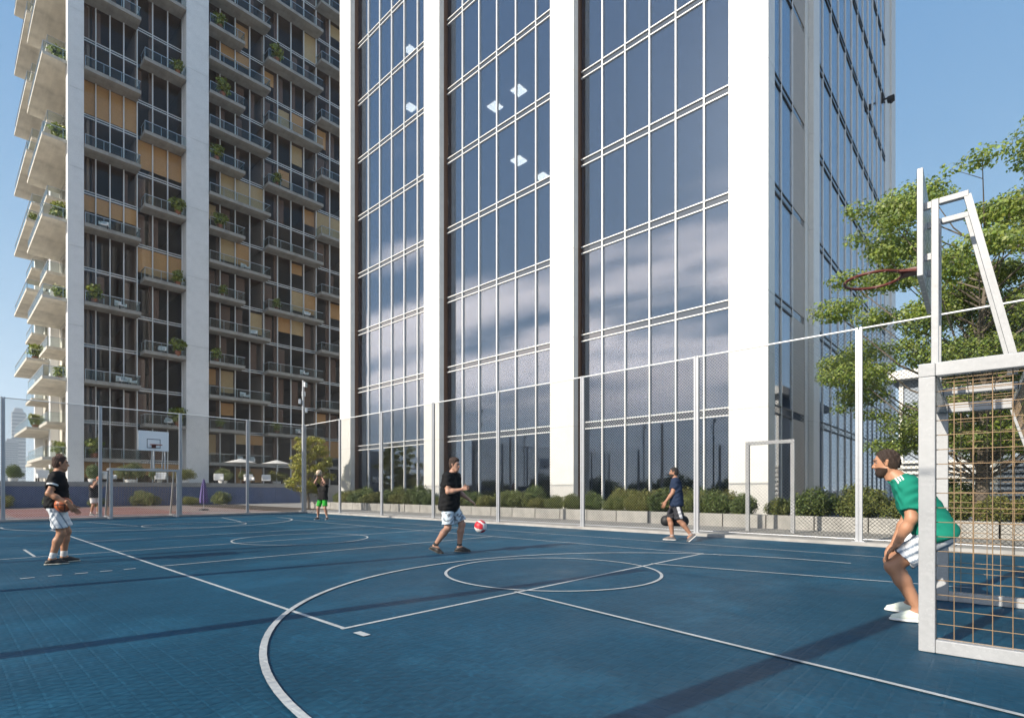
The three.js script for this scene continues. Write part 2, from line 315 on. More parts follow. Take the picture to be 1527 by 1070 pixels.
// ---------------------------------------------------------------- residential tower with balconies
const BASE_B = 1.83, FL0 = 3.85, STB = 3.4;
{
  const T = thing('balcony_tower', 'tall dark residential tower with stacked concrete balconies and pale columns behind the back fence', 'tower');
  const FZ = -58.8, GZ = -60.2, TOP = 66;
  const colB = (x0, x1, z0, z1) => {
    const c = part('column', bx(x0 + 0.03, x1 - 0.03, 0, TOP, z0 + 0.03, z1 - 0.03), M.core, T);
    for (let y = BASE_B; y < TOP - 0.1; y += STB * 2) boxMesh('cladding_panel', M.claddingB, c, x0, x1, y + 0.008, Math.min(y + STB * 2 - 0.008, TOP), z0, z1);
  };
  colB(7.75, 8.85, FZ - 0.9, FZ); colB(16.75, 18.75, FZ - 1.3, FZ); colB(36, 38, FZ - 1.3, FZ);
  colB(7.9, 8.7, -71.2, -70.1); colB(7.9, 8.7, -83, -82);
  // front bays: [x0, x1, panes, storeys shown, first balcony storey, balcony end]
  const bays = [[8.85, 13.0, 4, 13, 0, 13.05], [13.0, 16.75, 3, 14, 1, 16.75], [18.75, 24.7, 4, 16, 0, 24.9], [24.7, 30.8, 4, 17, 1, 31], [30.8, 36, 3, 18, 0, 36]];
  let paneCount = 0;
  bays.forEach(([x0, x1, n, ns, par, xe], b) => {
    const w = (x1 - x0) / n;
    for (let s = -1; s < ns; s++) {
      const y0 = FL0 + s * STB, y1 = y0 + STB, yb = s < 0 ? BASE_B : y0;
      for (let i = 0; i < n; i++) {
        boxMesh('window_pane', M.glassB, T, x0 + i * w + 0.02, x0 + (i + 1) * w - 0.02, yb + 0.1, y1 - 0.12, GZ - 0.02, GZ).rotation.y = rr(-1, 1) * 0.002;
        const r = rnd();                                   // what hangs behind each pane
        if (r < 0.2) boxMesh('curtain', M.curtain, T, x0 + i * w + 0.05, x0 + i * w + w * rr(0.3, 0.7), yb + 0.12, y1 - 0.3, GZ - 0.2, GZ - 0.12);
        else if (r < 0.36 && b > 1) boxMesh('blind', rnd() < 0.5 ? M.blind : M.blindPale, T, x0 + i * w + 0.05, x0 + (i + 1) * w - 0.05, y0 + rr(0.8, 2.0), y1 - 0.25, GZ - 0.3, GZ - 0.26);
      }
      // slab edge: thin double rail where no balcony stands
      boxMesh('floor_slab', M.dimSoffit, T, x0, x1, y1 - 0.02, y1 + 0.2, -69.9, GZ - 0.12);
      if (((s + 1) % 2 + 2) % 2 !== par) for (const y of [y1, y1 + 0.22]) boxMesh('transom', M.mullion, T, x0, x1, y - 0.025, y + 0.025, GZ - 0.02, GZ + 0.08);
      boxMesh('spandrel', M.spandrel, T, x0, x1, y1 - 0.1, y1 + 0.24, GZ - 0.03, GZ - 0.005);
    }
    for (let i = 0; i <= n; i++) if (i < n || b === 1 || b === 4) boxMesh('mullion', M.mullion, T, x0 + i * w - 0.035, x0 + i * w + 0.035, BASE_B, FL0 + ns * STB, GZ - 0.04, GZ + 0.16);
    boxMesh('partition', M.curtain, T, x0 + w * 0.8, x0 + w * 1.08, BASE_B, TOP, GZ - 0.35, GZ - 0.22);
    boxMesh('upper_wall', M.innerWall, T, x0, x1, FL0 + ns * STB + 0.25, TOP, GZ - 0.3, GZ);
  });
  // wooden blinds where the photograph shows them: [bay, storey, from pane, to pane, drop]
  for (const [b, s, i0, i1, drop] of [[0, 9, 0, 4, 2.9], [1, 8, 0, 3, 2.6], [0, 6, 0, 4, 1.4], [1, 5, 0, 3, 2.3], [0, -1, 0, 4, 1.4], [1, -1, 0, 3, 1.1], [2, 6, 1, 3, 2.2], [2, 8, 1, 4, 2.5], [2, 0, 2, 4, 1.0], [3, 5, 2, 4, 2.2], [3, 11, 2, 3, 3.0], [3, 14, 3, 4, 3.0], [3, 4, 1, 3, 1.6], [2, 12, 1, 3, 1.2], [4, 8, 0, 2, 3.1], [4, 0, 0, 2, 2.0], [3, 0, 2, 4, 1.2]]) {
    const [x0, x1, n] = bays[b], w = (x1 - x0) / n, y1 = FL0 + (s + 1) * STB;
    for (let i = i0; i < i1; i++) boxMesh('blind', b > 1 && rnd() < 0.5 ? M.blindPale : M.blind, T, x0 + i * w + 0.03, x0 + (i + 1) * w - 0.03, y1 - 0.1 - drop, y1 - 0.1, GZ - 0.1, GZ - 0.06);
  }
  // balcony: tray slab, glass balustrade, handrail
  function balcony(x0, x1, z0, z1, y, sides) {
    const sm = z1 > -59 ? M.slabShade : M.slabSunlit, s = part('balcony', [bx(x0, x1, y - (z1 > -59 ? 0.12 : 0.06), y + 0.1, z0, z1, 0.02)], sm, T);
    const rim = []; const H = 1.05;
    const g = [], r = [], p = [];
    if (sides.includes('z')) { g.push(bx(x0 + 0.05, x1 - 0.05, y + 0.14, y + H, z1 - 0.07, z1 - 0.058)); r.push(bx(x0 + 0.03, x1 - 0.03, y + H, y + H + 0.045, z1 - 0.09, z1 - 0.04)); for (let x = x0 + 0.06; x < x1; x += 1.3) p.push(bx(x - 0.02, x + 0.02, y + 0.1, y + H, z1 - 0.1, z1 - 0.075)); rim.push(bx(x0, x1, y + 0.1, y + 0.2, z1 - 0.045, z1)); }
    if (sides.includes('x')) { g.push(bx(x0 + 0.058, x0 + 0.07, y + 0.14, y + H, z0 + 0.05, z1 - 0.12)); r.push(bx(x0 + 0.04, x0 + 0.09, y + H, y + H + 0.045, z0 + 0.03, z1 - 0.1)); rim.push(bx(x0, x0 + 0.045, y + 0.1, y + 0.2, z0, z1 - 0.05)); for (let z = z0 + 0.1; z < z1 - 0.2; z += 1.5) p.push(bx(x0 + 0.075, x0 + 0.1, y + 0.1, y + H, z - 0.02, z + 0.02)); }
    if (sides.includes('r')) { g.push(bx(x1 - 0.07, x1 - 0.058, y + 0.14, y + H, z0 + 0.05, z1 - 0.12)); r.push(bx(x1 - 0.09, x1 - 0.04, y + H, y + H + 0.045, z0 + 0.03, z1 - 0.1)); }
    part('upstand', rim, sm, s); part('balustrade_glass', g, M.railGlass, s); part('handrail', r, M.galv, s); part('baluster', p, M.galv, s);
    return s;
  }
  bays.forEach(([x0, x1, n, ns, par, xe], b) => {
    for (let s = par; s < ns; s += 2) balcony(x0 - (b === 0 ? -0.02 : 0.1) + (b === 1 ? 0.35 : 0) + (b === 2 ? 0.12 : 0), xe - 0.05, GZ + 0.02, GZ + 1.6, FL0 + s * STB, b === 0 || b === 2 ? 'zr' : 'zx');
    if (b === 2) for (let s = 1; s < ns; s += 2) balcony(18.8, 22.2, GZ + 0.02, GZ + 1.6, FL0 + s * STB, 'zr');
  });
  // lit left-hand face: pale wall, dark openings, deep balconies on alternate floors
  const WX = 8.6;
  for (let s = -1; s < 18; s++) {
    const y0 = s < 0 ? BASE_B : FL0 + s * STB, y1 = FL0 + (s + 1) * STB;
    for (const [za, zb] of [[-70.1, -59.7], [-82, -71.2]]) {
      boxMesh('side_wall', M.slabSunlit, T, WX, WX + 0.25, y0, y1 - 0.02, zb - 2.4, zb);
      boxMesh('side_wall', M.slabSunlit, T, WX, WX + 0.25, y0, y1 - 0.02, za, za + 1.6);
      boxMesh('side_window', M.glassB, T, WX + 0.1, WX + 0.13, y0 + 0.05, y1 - 0.3, za + 1.6, zb - 2.4);
      boxMesh('side_lintel', M.slabSunlit, T, WX, WX + 0.25, y1 - 0.3, y1 - 0.02, za + 1.6, zb - 2.4);
      for (let q = 1; q < 4; q++) boxMesh('side_mullion', M.mullion, T, WX + 0.02, WX + 0.1, y0 + 0.05, y1 - 0.3, za + 1.6 + (zb - za - 4) * q / 4 - 0.03, za + 1.6 + (zb - za - 4) * q / 4 + 0.03);
    }
    if (s >= 0) {
      if (s % 2 === 0) { balcony(6.15, WX - 0.01, -69.9, -59.2, FL0 + s * STB, 'xz'); balcony(6.9, WX - 0.01, -80, -74.5, FL0 + s * STB, 'xz'); }
      else { balcony(6.15, WX - 0.01, -82.2, -70.4, FL0 + s * STB, 'xz'); balcony(6.9, WX - 0.01, -68.5, -63.5, FL0 + s * STB, 'xz'); }
    }
  }
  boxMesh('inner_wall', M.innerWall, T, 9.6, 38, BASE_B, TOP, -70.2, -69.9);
  boxMesh('inner_wall', M.innerWall, T, 9.3, 9.5, BASE_B, TOP, -83, -60.5);  // added wall behind the side windows, keeps the sun out of the rooms
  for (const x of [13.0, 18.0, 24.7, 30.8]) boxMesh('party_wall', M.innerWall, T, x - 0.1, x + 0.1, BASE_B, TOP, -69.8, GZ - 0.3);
  boxMesh('rear_wall', M.claddingB, T, 8.6, 40, 0, TOP, -84.3, -83.0);
  boxMesh('rear_wall', M.claddingB, T, 38.1, 40, 0, TOP, -82.9, -60.2);
  boxMesh('roof', M.concrete, T, 8.6, 40, TOP + 0.02, TOP + 0.6, -84, -58.9);
}
// terrace in front of the residential tower
setting('terrace', [bx(-25, 60, -0.1, BASE_B - 0.05, -84, -52.3)], M.concrete);
for (let i = 0; i < 1; i++) {
  const w = thing('terrace_wall', 'low blue-grey painted wall below the terrace, behind the red court', 'wall', [0, 0, 0]);
  const wm = std(0.13, 0.18, 0.33, 0.6, { map: rep(blotch, 0.25) }), cm = M.concrete;
  for (let x = -24; x < 22; x += 2.4) boxMesh('wall_panel', wm, w, x + 0.006, x + 2.394, 0, 1.5, -50.2, -50.0);
  for (let x = -24; x < 22; x += 4.8) boxMesh('coping', cm, w, x + 0.004, x + 4.796, 1.502, 1.6, -50.3, -49.92);
  boxMesh('terrace_edge', cm, w, -24, 24, 1.5, BASE_B + 0.04, -52.29, -52.0);
}
// ---------------------------------------------------------------- chain-link fences
const FH = 4.72;
function linkMesh(L, y0, y1, pitch, r) {                    // crossed wires filling 0..L by y0..y1, in the xy plane
  const H = y1 - y0, pos = [], nor = [];
  const wire = (ax, ay, bx_, by) => {
    const dx = bx_ - ax, dy = by - ay, l = Math.hypot(dx, dy), px = -dy / l, py = dx / l;
    const ring = [0, 1, 2].map((k) => { const a = k * 2.0944; return [px * Math.cos(a), py * Math.cos(a), Math.sin(a)]; });
    for (let k = 0; k < 3; k++) {
      const p = ring[k], q = ring[(k + 1) % 3];
      for (const [e, n] of [[0, p], [1, p], [1, q], [0, p], [1, q], [0, q]]) { pos.push((e ? bx_ : ax) + n[0] * r, (e ? by : ay) + n[1] * r, n[2] * r); nor.push(...n); }
    }
  };
  for (let c = -H; c < L; c += pitch) for (const s of [1, -1]) {
    let a = c, b = c + H, ya = 0, yb = H;
    if (a < 0) { ya = -a; a = 0; } if (b > L) { yb = L - c; b = L; }
    if (b - a < 0.02) continue;
    if (s > 0) wire(a, y0 + ya, b, y0 + yb); else wire(a, y1 - ya, b, y1 - yb);
  }
  const g = new THREE.BufferGeometry(); g.setAttribute('position', new THREE.Float32BufferAttribute(pos, 3)); g.setAttribute('normal', new THREE.Float32BufferAttribute(nor, 3));
  g.setAttribute('uv', new THREE.Float32BufferAttribute(new Float32Array(pos.length / 3 * 2), 2)); return g;
}
const meshCache = new Map();
// posts at positions along local x; the fence runs along x at z = 0
function fence(label, origin, turn, xs, postW, postMat, wireR, opts = {}) {
  const F = thing('chain_link_fence', label, 'fence', origin, turn), h = FH;
  const twin = [bx(-postW / 2, -postW * 0.08, 0, h, -0.04, 0.04, 0.008), bx(postW * 0.08, postW / 2, 0, h, -0.04, 0.04, 0.008), bx(-postW * 0.09, postW * 0.09, 0.02, h - 0.05, -0.02, 0.02)];
  const pg = mergeGeometries(twin.map((g) => g.index ? g.toNonIndexed() : g)), plate = mergeGeometries([bx(-0.13, 0.13, -0.004, 0.014, -0.1, 0.1), bx(-0.1, -0.07, 0.014, 0.03, -0.08, -0.05), bx(0.07, 0.1, 0.014, 0.03, 0.05, 0.08)].map((g) => g.index ? g.toNonIndexed() : g));
  xs.forEach((x) => { const p = new THREE.Mesh(pg, postMat); p.name = 'post'; p.position.x = x; F.add(p); const b = new THREE.Mesh(plate, M.galv); b.name = 'base_plate'; p.add(b); });
  for (let i = 0; i + 1 < xs.length; i++) {
    const L = xs[i + 1] - xs[i] - postW, k = L.toFixed(3) + wireR;
    if (!meshCache.has(k)) meshCache.set(k, linkMesh(L, 0.06, h - 0.04, 0.085, wireR));
    const m = new THREE.Mesh(meshCache.get(k), M.wire); m.name = 'chain_link_mesh'; m.position.x = xs[i] + postW / 2; m.userData.kind = 'stuff'; F.add(m);
    part('top_rail', rodG([xs[i] + postW / 2, h - 0.03, 0], [xs[i + 1] - postW / 2, h - 0.03, 0], opts.rail || 0.02, opts.rail || 0.02, 8), opts.railMat || M.mullion, F);
    part('bottom_rail', rodG([xs[i] + postW / 2, 0.06, 0], [xs[i + 1] - postW / 2, 0.06, 0], 0.012), M.galv, F);
  }
  return F;
}
const postPale = std(0.46, 0.47, 0.49, 0.38, { metalness: 0.35, map: rep(grain, 2) });
const sideXs = []; for (let k = 7; k >= -3; k--) sideXs.push(2.37 + 3.7 * k);
// side fence: local x runs along -z of the court
fence('tall chain-link fence with twin steel posts in front of the planter and glass tower', [SIDE_X, 0.07, 0], Math.PI / 2, sideXs.map((v) => v).sort((a, b) => a - b), 0.135, postPale, 0.0042);
fence('tall chain-link fence across the far end of the blue court', [0, 0.07, BACK_Z], 0, [-4.2, -1.2, 1.8, 4.8, 7.8, 10.8, 13.72], 0.12, postPale, 0.0038);
const nearXs = []; for (let k = 0; k < 10; k++) nearXs.push(-2.0 + 3.5 * k - 3.0 + 0.05);
fence('tall fence along the open side of the court, seen only mirrored in the tower glass', [NEAR_X - 0.1, 0.0, 0], Math.PI / 2, [-8.45, -4.95, -1.45, 2.05, 5.55, 9.05, 12.55, 16.05, 19.55, 23.05, 26.55], 0.19, postPale, 0.0026, { rail: 0.012 });

// ---------------------------------------------------------------- floodlight poles
function floodPole(label, x, z, h, heads) {
  const t = thing('floodlight_pole', label, 'light pole', [x, 0.02, z], 0, heads ? undefined : 'floodlight poles along the open side');
  part('pole', [rodG([0, 0, 0], [0, h, 0], 0.075, 0.045, 12)], M.whiteSteel, t);
  part('base_plate', [bx(-0.16, 0.16, 0, 0.05, -0.16, 0.16)], M.galv, t);
  for (const [dy, a] of [[-0.25, 0.4], [-0.7, 2.5], [-1.15, 4.2], [-1.6, 1.2]]) {
    const f = part('floodlight', [bx(-0.09, 0.09, -0.13, 0.13, 0.1, 0.22, 0.02), rodG([0, 0, 0.03], [0, 0, 0.12], 0.018)], M.galv, t); f.position.y = h + dy; f.rotation.y = a;
    part('lens', bx(-0.075, 0.075, -0.11, 0.11, 0.221, 0.228), M.railGlass, f);
  }
  return t;
}
floodPole('slim white floodlight pole with small lamps at the far fence corner', SIDE_X - 0.35, BACK_Z + 0.45, 7.1, true);
for (const z of [-16.8, -22.9, -36.6, -44]) floodPole('floodlight pole outside the open side fence, mirrored in the tower glass', -1.35, z, 6.9, false);

// ---------------------------------------------------------------- football goals with a basketball hoop on top
const boardTex = (() => {
  const c = document.createElement('canvas'); c.width = 512; c.height = 360; const g = c.getContext('2d');
  g.fillStyle = '#e6e8ea'; g.fillRect(0, 0, 512, 360); g.strokeStyle = '#30343c'; g.lineWidth = 11; g.strokeRect(146, 148, 220, 160);
  const t = new THREE.CanvasTexture(c); t.colorSpace = THREE.SRGBColorSpace; return t;
})();
function goal(label, origin, turn, bc, bw) {                // mouth along +x, opening towards -z
  const G = thing('goal', label, 'goal', origin, turn), W = 2.45, H = 2.14, t = 0.1, D = 1.15, DT = 0.62, m = M.whiteSteel, r = 0.008;
  const sq = (x, y0, y1, z) => bx(x - t / 2, x + t / 2, y0, y1, z - t / 2, z + t / 2, r);
  for (const x of [0, W]) {
    part('post', sq(x, 0, H - t, 0), m, G);
    part('side_base_bar', bx(x - t / 2, x + t / 2, 0.001, t, t / 2 + 0.001, D, r), m, G);
    part('side_top_bar', bx(x - t / 2, x + t / 2, H - t, H, t / 2 + 0.001, DT, r), m, G);
    part('back_stay', beamG([x, H - t - 0.01, DT - 0.05], [x, t + 0.01, D - 0.06], 0.06), m, G);
  }
  part('crossbar', bx(-t / 2, W + t / 2, H - t, H, -t / 2, t / 2, r), m, G);
  part('back_base_bar', bx(t / 2 + 0.001, W - t / 2 - 0.001, 0.001, 0.06, D - 0.08, D - 0.02, r), m, G);
  part('back_top_bar', bx(t / 2 + 0.001, W - t / 2 - 0.001, H - 0.08, H - 0.02, DT - 0.07, DT - 0.01, r), m, G);
  part('roof_bar', bx(W * 0.5 - 0.05, W * 0.5 + 0.05, H - 0.075, H - 0.015, t / 2 + 0.002, DT - 0.072, r), m, G);
  // welded wire nets
  const net = (o, u, v, nu, nv, clip) => { const g = []; const P = (a, b) => [o[0] + u[0] * a + v[0] * b, o[1] + u[1] * a + v[1] * b, o[2] + u[2] * a + v[2] * b];
    for (let i = 0; i <= nu; i++) g.push(rodG(P(i / nu, 0), P(i / nu, clip ? clip(i / nu) : 1), 0.0032, 0.0032, 4));
    for (let j = 0; j <= nv; j++) { let e = 1; if (clip) { e = 0; for (let q = 0; q <= 100; q++) if (clip(q / 100) >= j / nv) e = q / 100; } if (e > 0.02) g.push(rodG(P(0, j / nv), P(e, j / nv), 0.0032, 0.0032, 4)); } return g; };
  const sideClip = (a) => a * (D - 0.1) < DT - 0.06 ? 1 : clamp(1 - (a * (D - 0.1) - (DT - 0.06)) / (D - 0.06 - DT), 0.02, 1);
  for (const x of [0.02, W - 0.02]) part('side_net', net([x, t, t / 2], [0, 0, D - 0.1], [0, H - 2 * t, 0], 10, 18, sideClip), M.netWire, G).userData.kind = 'stuff';
  part('back_net', net([t / 2, t, D - 0.06], [W - t, 0, 0], [0, H - 2 * t, DT - D], 20, 18), M.netWire, G).userData.kind = 'stuff';
  part('roof_net', net([t / 2, H - 0.05, t / 2], [W - t, 0, 0], [0, 0, DT - 0.1], 12, 3), M.netWire, G).userData.kind = 'stuff';
  // hoop frame standing on the crossbar
  const top = 3.56, fx = [bc - bw * 0.4, bc - bw * 0.4 + 0.42];
  for (const x of fx) {
    const f = part('hoop_frame', [bx(x - 0.025, x + 0.025, H + 0.001, top, 0.0, 0.05, r), bx(x - 0.025, x + 0.025, top - 0.05, top, 0.051, 0.235, r), beamG([x, top - 0.035, 0.225], [x, H + 0.03, 0.5], 0.045)], m, G);
  }
  part('frame_tie', bx(fx[0], fx[1], H + 0.001, H + 0.05, 0.47, 0.53), m, G);
  const B = part('backboard', bx(bc - bw / 2, bc + bw / 2, 2.93, 3.8, -0.085, -0.045, 0.006), M.whiteSteel, G);
  const face = new THREE.Mesh(new THREE.PlaneGeometry(bw - 0.02, 0.85), new THREE.MeshPhysicalMaterial({ map: boardTex, roughness: 0.4 })); face.name = 'board_print'; face.position.set(bc, 3.365, -0.0875); face.rotation.y = Math.PI; B.add(face);
  part('board_bracket', [3.08, 3.5].flatMap((y) => fx.map((x) => bx(x - 0.02, x + 0.02, y, y + 0.05, -0.044, -0.001))), m, B);
  const R = 0.225, cz = -0.085 - 0.15 - R, rimG = new THREE.TorusGeometry(R, 0.0135, 8, 40).toNonIndexed(); rimG.rotateX(Math.PI / 2); rimG.translate(bc, 3.18, cz);
  const rim = part('rim', rimG, M.rim, G);
  part('rim_bracket', [bx(bc - 0.06, bc + 0.06, 3.16, 3.2, cz + R + 0.01, -0.087), beamG([bc - 0.1, 3.185, cz + R - 0.03], [bc - 0.05, 3.17, -0.12], 0.02), beamG([bc + 0.1, 3.185, cz + R - 0.03], [bc + 0.05, 3.17, -0.12], 0.02), bx(bc - 0.08, bc + 0.08, 3.05, 3.22, -0.11, -0.087)], M.rim, rim);
  const hooks = []; for (let i = 0; i < 12; i++) { const a = i / 12 * 2 * Math.PI; hooks.push(bx(bc + R * Math.cos(a) - 0.008, bc + R * Math.cos(a) + 0.008, 3.165, 3.19, cz + R * Math.sin(a) - 0.008, cz + R * Math.sin(a) + 0.008)); }
  part('net_hooks', hooks, M.rim, rim);
  return G;
}
goal('white steel football goal with a basketball hoop on top, beside the goalkeeper in green', [5.05, 0.002, -0.43], 0.031, 0.98, 1.25);
goal('white steel football goal with a basketball hoop on top at the far back fence', [7.5, 0.002, -27.55], Math.PI, 0.95, 1.15);
{ // plain white portal frame on the path
  const t = thing('portal_frame', 'plain white steel portal frame on the path behind the side fence', 'frame', [15.5, 0.06, 0]);
  part('upright', bx(-0.05, 0.05, 0, 2.4, -5.36, -5.26, 0.01), M.whiteSteel, t); part('upright', bx(-0.05, 0.05, 0, 2.4, -4.2, -4.1, 0.01), M.whiteSteel, t);
  part('lintel', bx(-0.05, 0.05, 2.401, 2.5, -5.36, -4.1, 0.01), M.whiteSteel, t);
}
// ---------------------------------------------------------------- planter, shrubs, trees
const planterT = thing('planter', 'long low pale concrete planter with shrubs at the foot of the glass tower', 'planter');
{
  const tones = [0.94, 1, 1.05].map((k) => std(0.56 * k, 0.54 * k, 0.495 * k, 0.8, { map: rep(blotch, 0.4 + 0.1 * k), bumpMap: rep(rough1, 2), bumpScale: 0.002 }));
  for (let z = 9; z > -33; z -= 1.3) boxMesh('planter_block', tones[Math.floor(rnd() * 3)], planterT, 17.0 + rr(-0.006, 0.006), 17.22, 0, 0.46 + rr(-0.004, 0.004), z - 1.288, z - 0.012, 0.012);
  boxMesh('soil', M.soil, planterT, 17.225, 19.3, 0.01, 0.38, -33, 9);
}
function leaves(n, place, size, tint, turned = 0.9) {            // place() -> [x, y, z, outward]
  const pos = new Float32Array(n * 18), nor = new Float32Array(n * 18), col = new Float32Array(n * 18);
  const d = new THREE.Vector3(), s = new THREE.Vector3(), f = new THREE.Vector3(), c = new THREE.Vector3();
  for (let i = 0; i < n; i++) {
    const [x, y, z, o] = place(); c.set(x, y, z);
    f.set(rr(-1, 1), rr(-0.6, 1), rr(-1, 1)).multiplyScalar(0.75).addScaledVector(o, turned).normalize();   // blades turn their faces outward
    d.set(rr(-1, 1), rr(-1, 0.6), rr(-1, 1)).cross(f).normalize(); s.crossVectors(d, f).normalize();
    const L = size * rr(0.55, 1.5), w = L * rr(0.24, 0.38);
    const A = c.clone(), B = c.clone().addScaledVector(d, L * 0.5).addScaledVector(s, w), C = c.clone().addScaledVector(d, L).addScaledVector(f, -L * 0.15), D = c.clone().addScaledVector(d, L * 0.5).addScaledVector(s, -w);
    const v = rr(0.62, 1.38), yel = rr(-0.12, 0.2), cr = tint[0] * v * (1 + yel), cg = tint[1] * v, cb = tint[2] * v * (1 - yel);
    [A, B, C, A, C, D].forEach((p, k) => { const q = i * 18 + k * 3; pos[q] = p.x; pos[q + 1] = p.y; pos[q + 2] = p.z; nor[q] = f.x; nor[q + 1] = f.y; nor[q + 2] = f.z; col[q] = cr; col[q + 1] = cg; col[q + 2] = cb; });
  }
  const g = new THREE.BufferGeometry(); g.setAttribute('position', new THREE.BufferAttribute(pos, 3)); g.setAttribute('normal', new THREE.BufferAttribute(nor, 3)); g.setAttribute('color', new THREE.BufferAttribute(col, 3)); return g;
}
const O = new THREE.Vector3();
function clumpPlacer(clumps) {                              // points spread through the volume of flattened clumps
  let tot = 0; const cum = clumps.map((c) => (tot += c[3] * c[3] * c[4]));
  return () => {
    const t = rnd() * tot, k = cum.findIndex((v) => v >= t), c = clumps[k]; let x, y, z, q;
    do { x = rr(-1, 1); y = rr(-1, 1); z = rr(-1, 1); q = x * x + y * y + z * z; } while (q > 1 || q < 0.12 * rnd());
    const e = 1 + 0.25 * (rnd() - 0.5);
    O.set(x, y * 0.8 + 0.2, z).normalize(); return [c[0] + x * c[3] * e, c[1] + y * c[4] * e, c[2] + z * c[3] * e, O];
  };
}
function shrubThing(name, label, category, clumps, n, size, tint, group, mat = M.leafB) {
  const t = thing(name, label, category, [0, 0, 0], 0, group);
  part('foliage', leaves(n, clumpPlacer(clumps), size, tint, 0.42), mat, t);
  const st = []; for (const c of clumps) st.push(rodG([c[0] * 0.2, 0, c[2] * 0.2], [c[0], c[1], c[2]], 0.014, 0.006, 4)); part('stem', st, M.bark, t); return t;
}
const shrubKinds = [
  [[[0, 0.42, 0, 0.42, 0.36], [0.3, 0.36, 0.2, 0.32, 0.3], [-0.28, 0.4, 0.15, 0.3, 0.32], [0.05, 0.62, -0.22, 0.3, 0.24], [0, 0.34, -0.42, 0.3, 0.28], [0.1, 0.3, 0.5, 0.28, 0.26]], 4600, 0.062, [1.0, 1.1, 1], 'rounded olive-green shrub in the pale planter'],
  [[[0, 0.36, 0, 0.5, 0.32], [-0.3, 0.42, 0.3, 0.3, 0.3], [-0.2, 0.34, -0.4, 0.36, 0.3], [0.3, 0.5, 0.0, 0.3, 0.28], [0.2, 0.3, 0.45, 0.3, 0.24]], 4400, 0.056, [1.18, 1.14, 0.9], 'yellowish-green shrub in the pale planter'],
  [[[0, 0.5, 0, 0.4, 0.46], [0.2, 0.4, 0.34, 0.34, 0.36], [-0.2, 0.44, -0.32, 0.36, 0.38], [-0.3, 0.26, 0.1, 0.3, 0.24]], 4400, 0.07, [0.74, 0.96, 0.85], 'dark green upright shrub in the pale planter'],
].map(([c, n, s, tint, label]) => shrubThing('shrub', label, 'shrub', c, n, s, tint, 'shrubs in the long planter'));
{
  const at = (o, x, y, z, a, s) => { o.position.set(x, y, z); o.rotation.y = a; o.scale.setScalar(s); };
  let i = 0; const taken = [false, false, false];
  for (let z = 6.6; z > -32; z -= rr(0.85, 1.2), i++) for (const row of [0, 1]) {
    const k = Math.floor(rnd() * 3), x = row ? rr(18.3, 18.8) : rr(17.55, 17.85), s = (row ? rr(0.95, 1.3) : rr(0.72, 1.02)), a = rr(0, 6.28);
    if (row && rnd() < 0.5) continue;
    if (!taken[k]) { taken[k] = true; at(shrubKinds[k], x, 0.37, z, a, s); } else copyOf(shrubKinds[k], null, [x, 0.37, z], a, s);
  }
  // shrubs along the blue terrace wall and beds
  const wallShrub = copyOf(shrubKinds[1], 'low green shrub at the foot of the blue terrace wall', [3, 0, -48.9], 0, 1.2); wallShrub.userData.group = 'shrubs along the terrace wall';
  for (let x = -14; x < 17; x += rr(1.5, 3.4)) { if (Math.abs(x - 3) < 1) continue; const o = copyOf(shrubKinds[Math.floor(rnd() * 2)], 'low green shrub at the foot of the blue terrace wall', [x, -0.02, -48.9 + rr(-0.3, 0.3)], rr(0, 6), rr(0.9, 1.5)); o.userData.group = 'shrubs along the terrace wall'; }
  // greenery in pots on the terrace
  for (let x = -4; x < 24; x += rr(1.6, 3.2)) { const o = copyOf(shrubKinds[Math.floor(rnd() * 3)], 'bushy potted shrub on the terrace under the residential tower', [x, BASE_B + 0.3, rr(-55.5, -53.6)], rr(0, 6), rr(1.0, 1.7)); o.userData.group = 'potted shrubs on the terrace';
    const pot = part('pot', [new THREE.CylinderGeometry(0.28, 0.2, 0.36, 14).toNonIndexed()], rnd() < 0.4 ? M.terracotta : M.whitePlastic, o); pot.position.y = -0.18; }
}
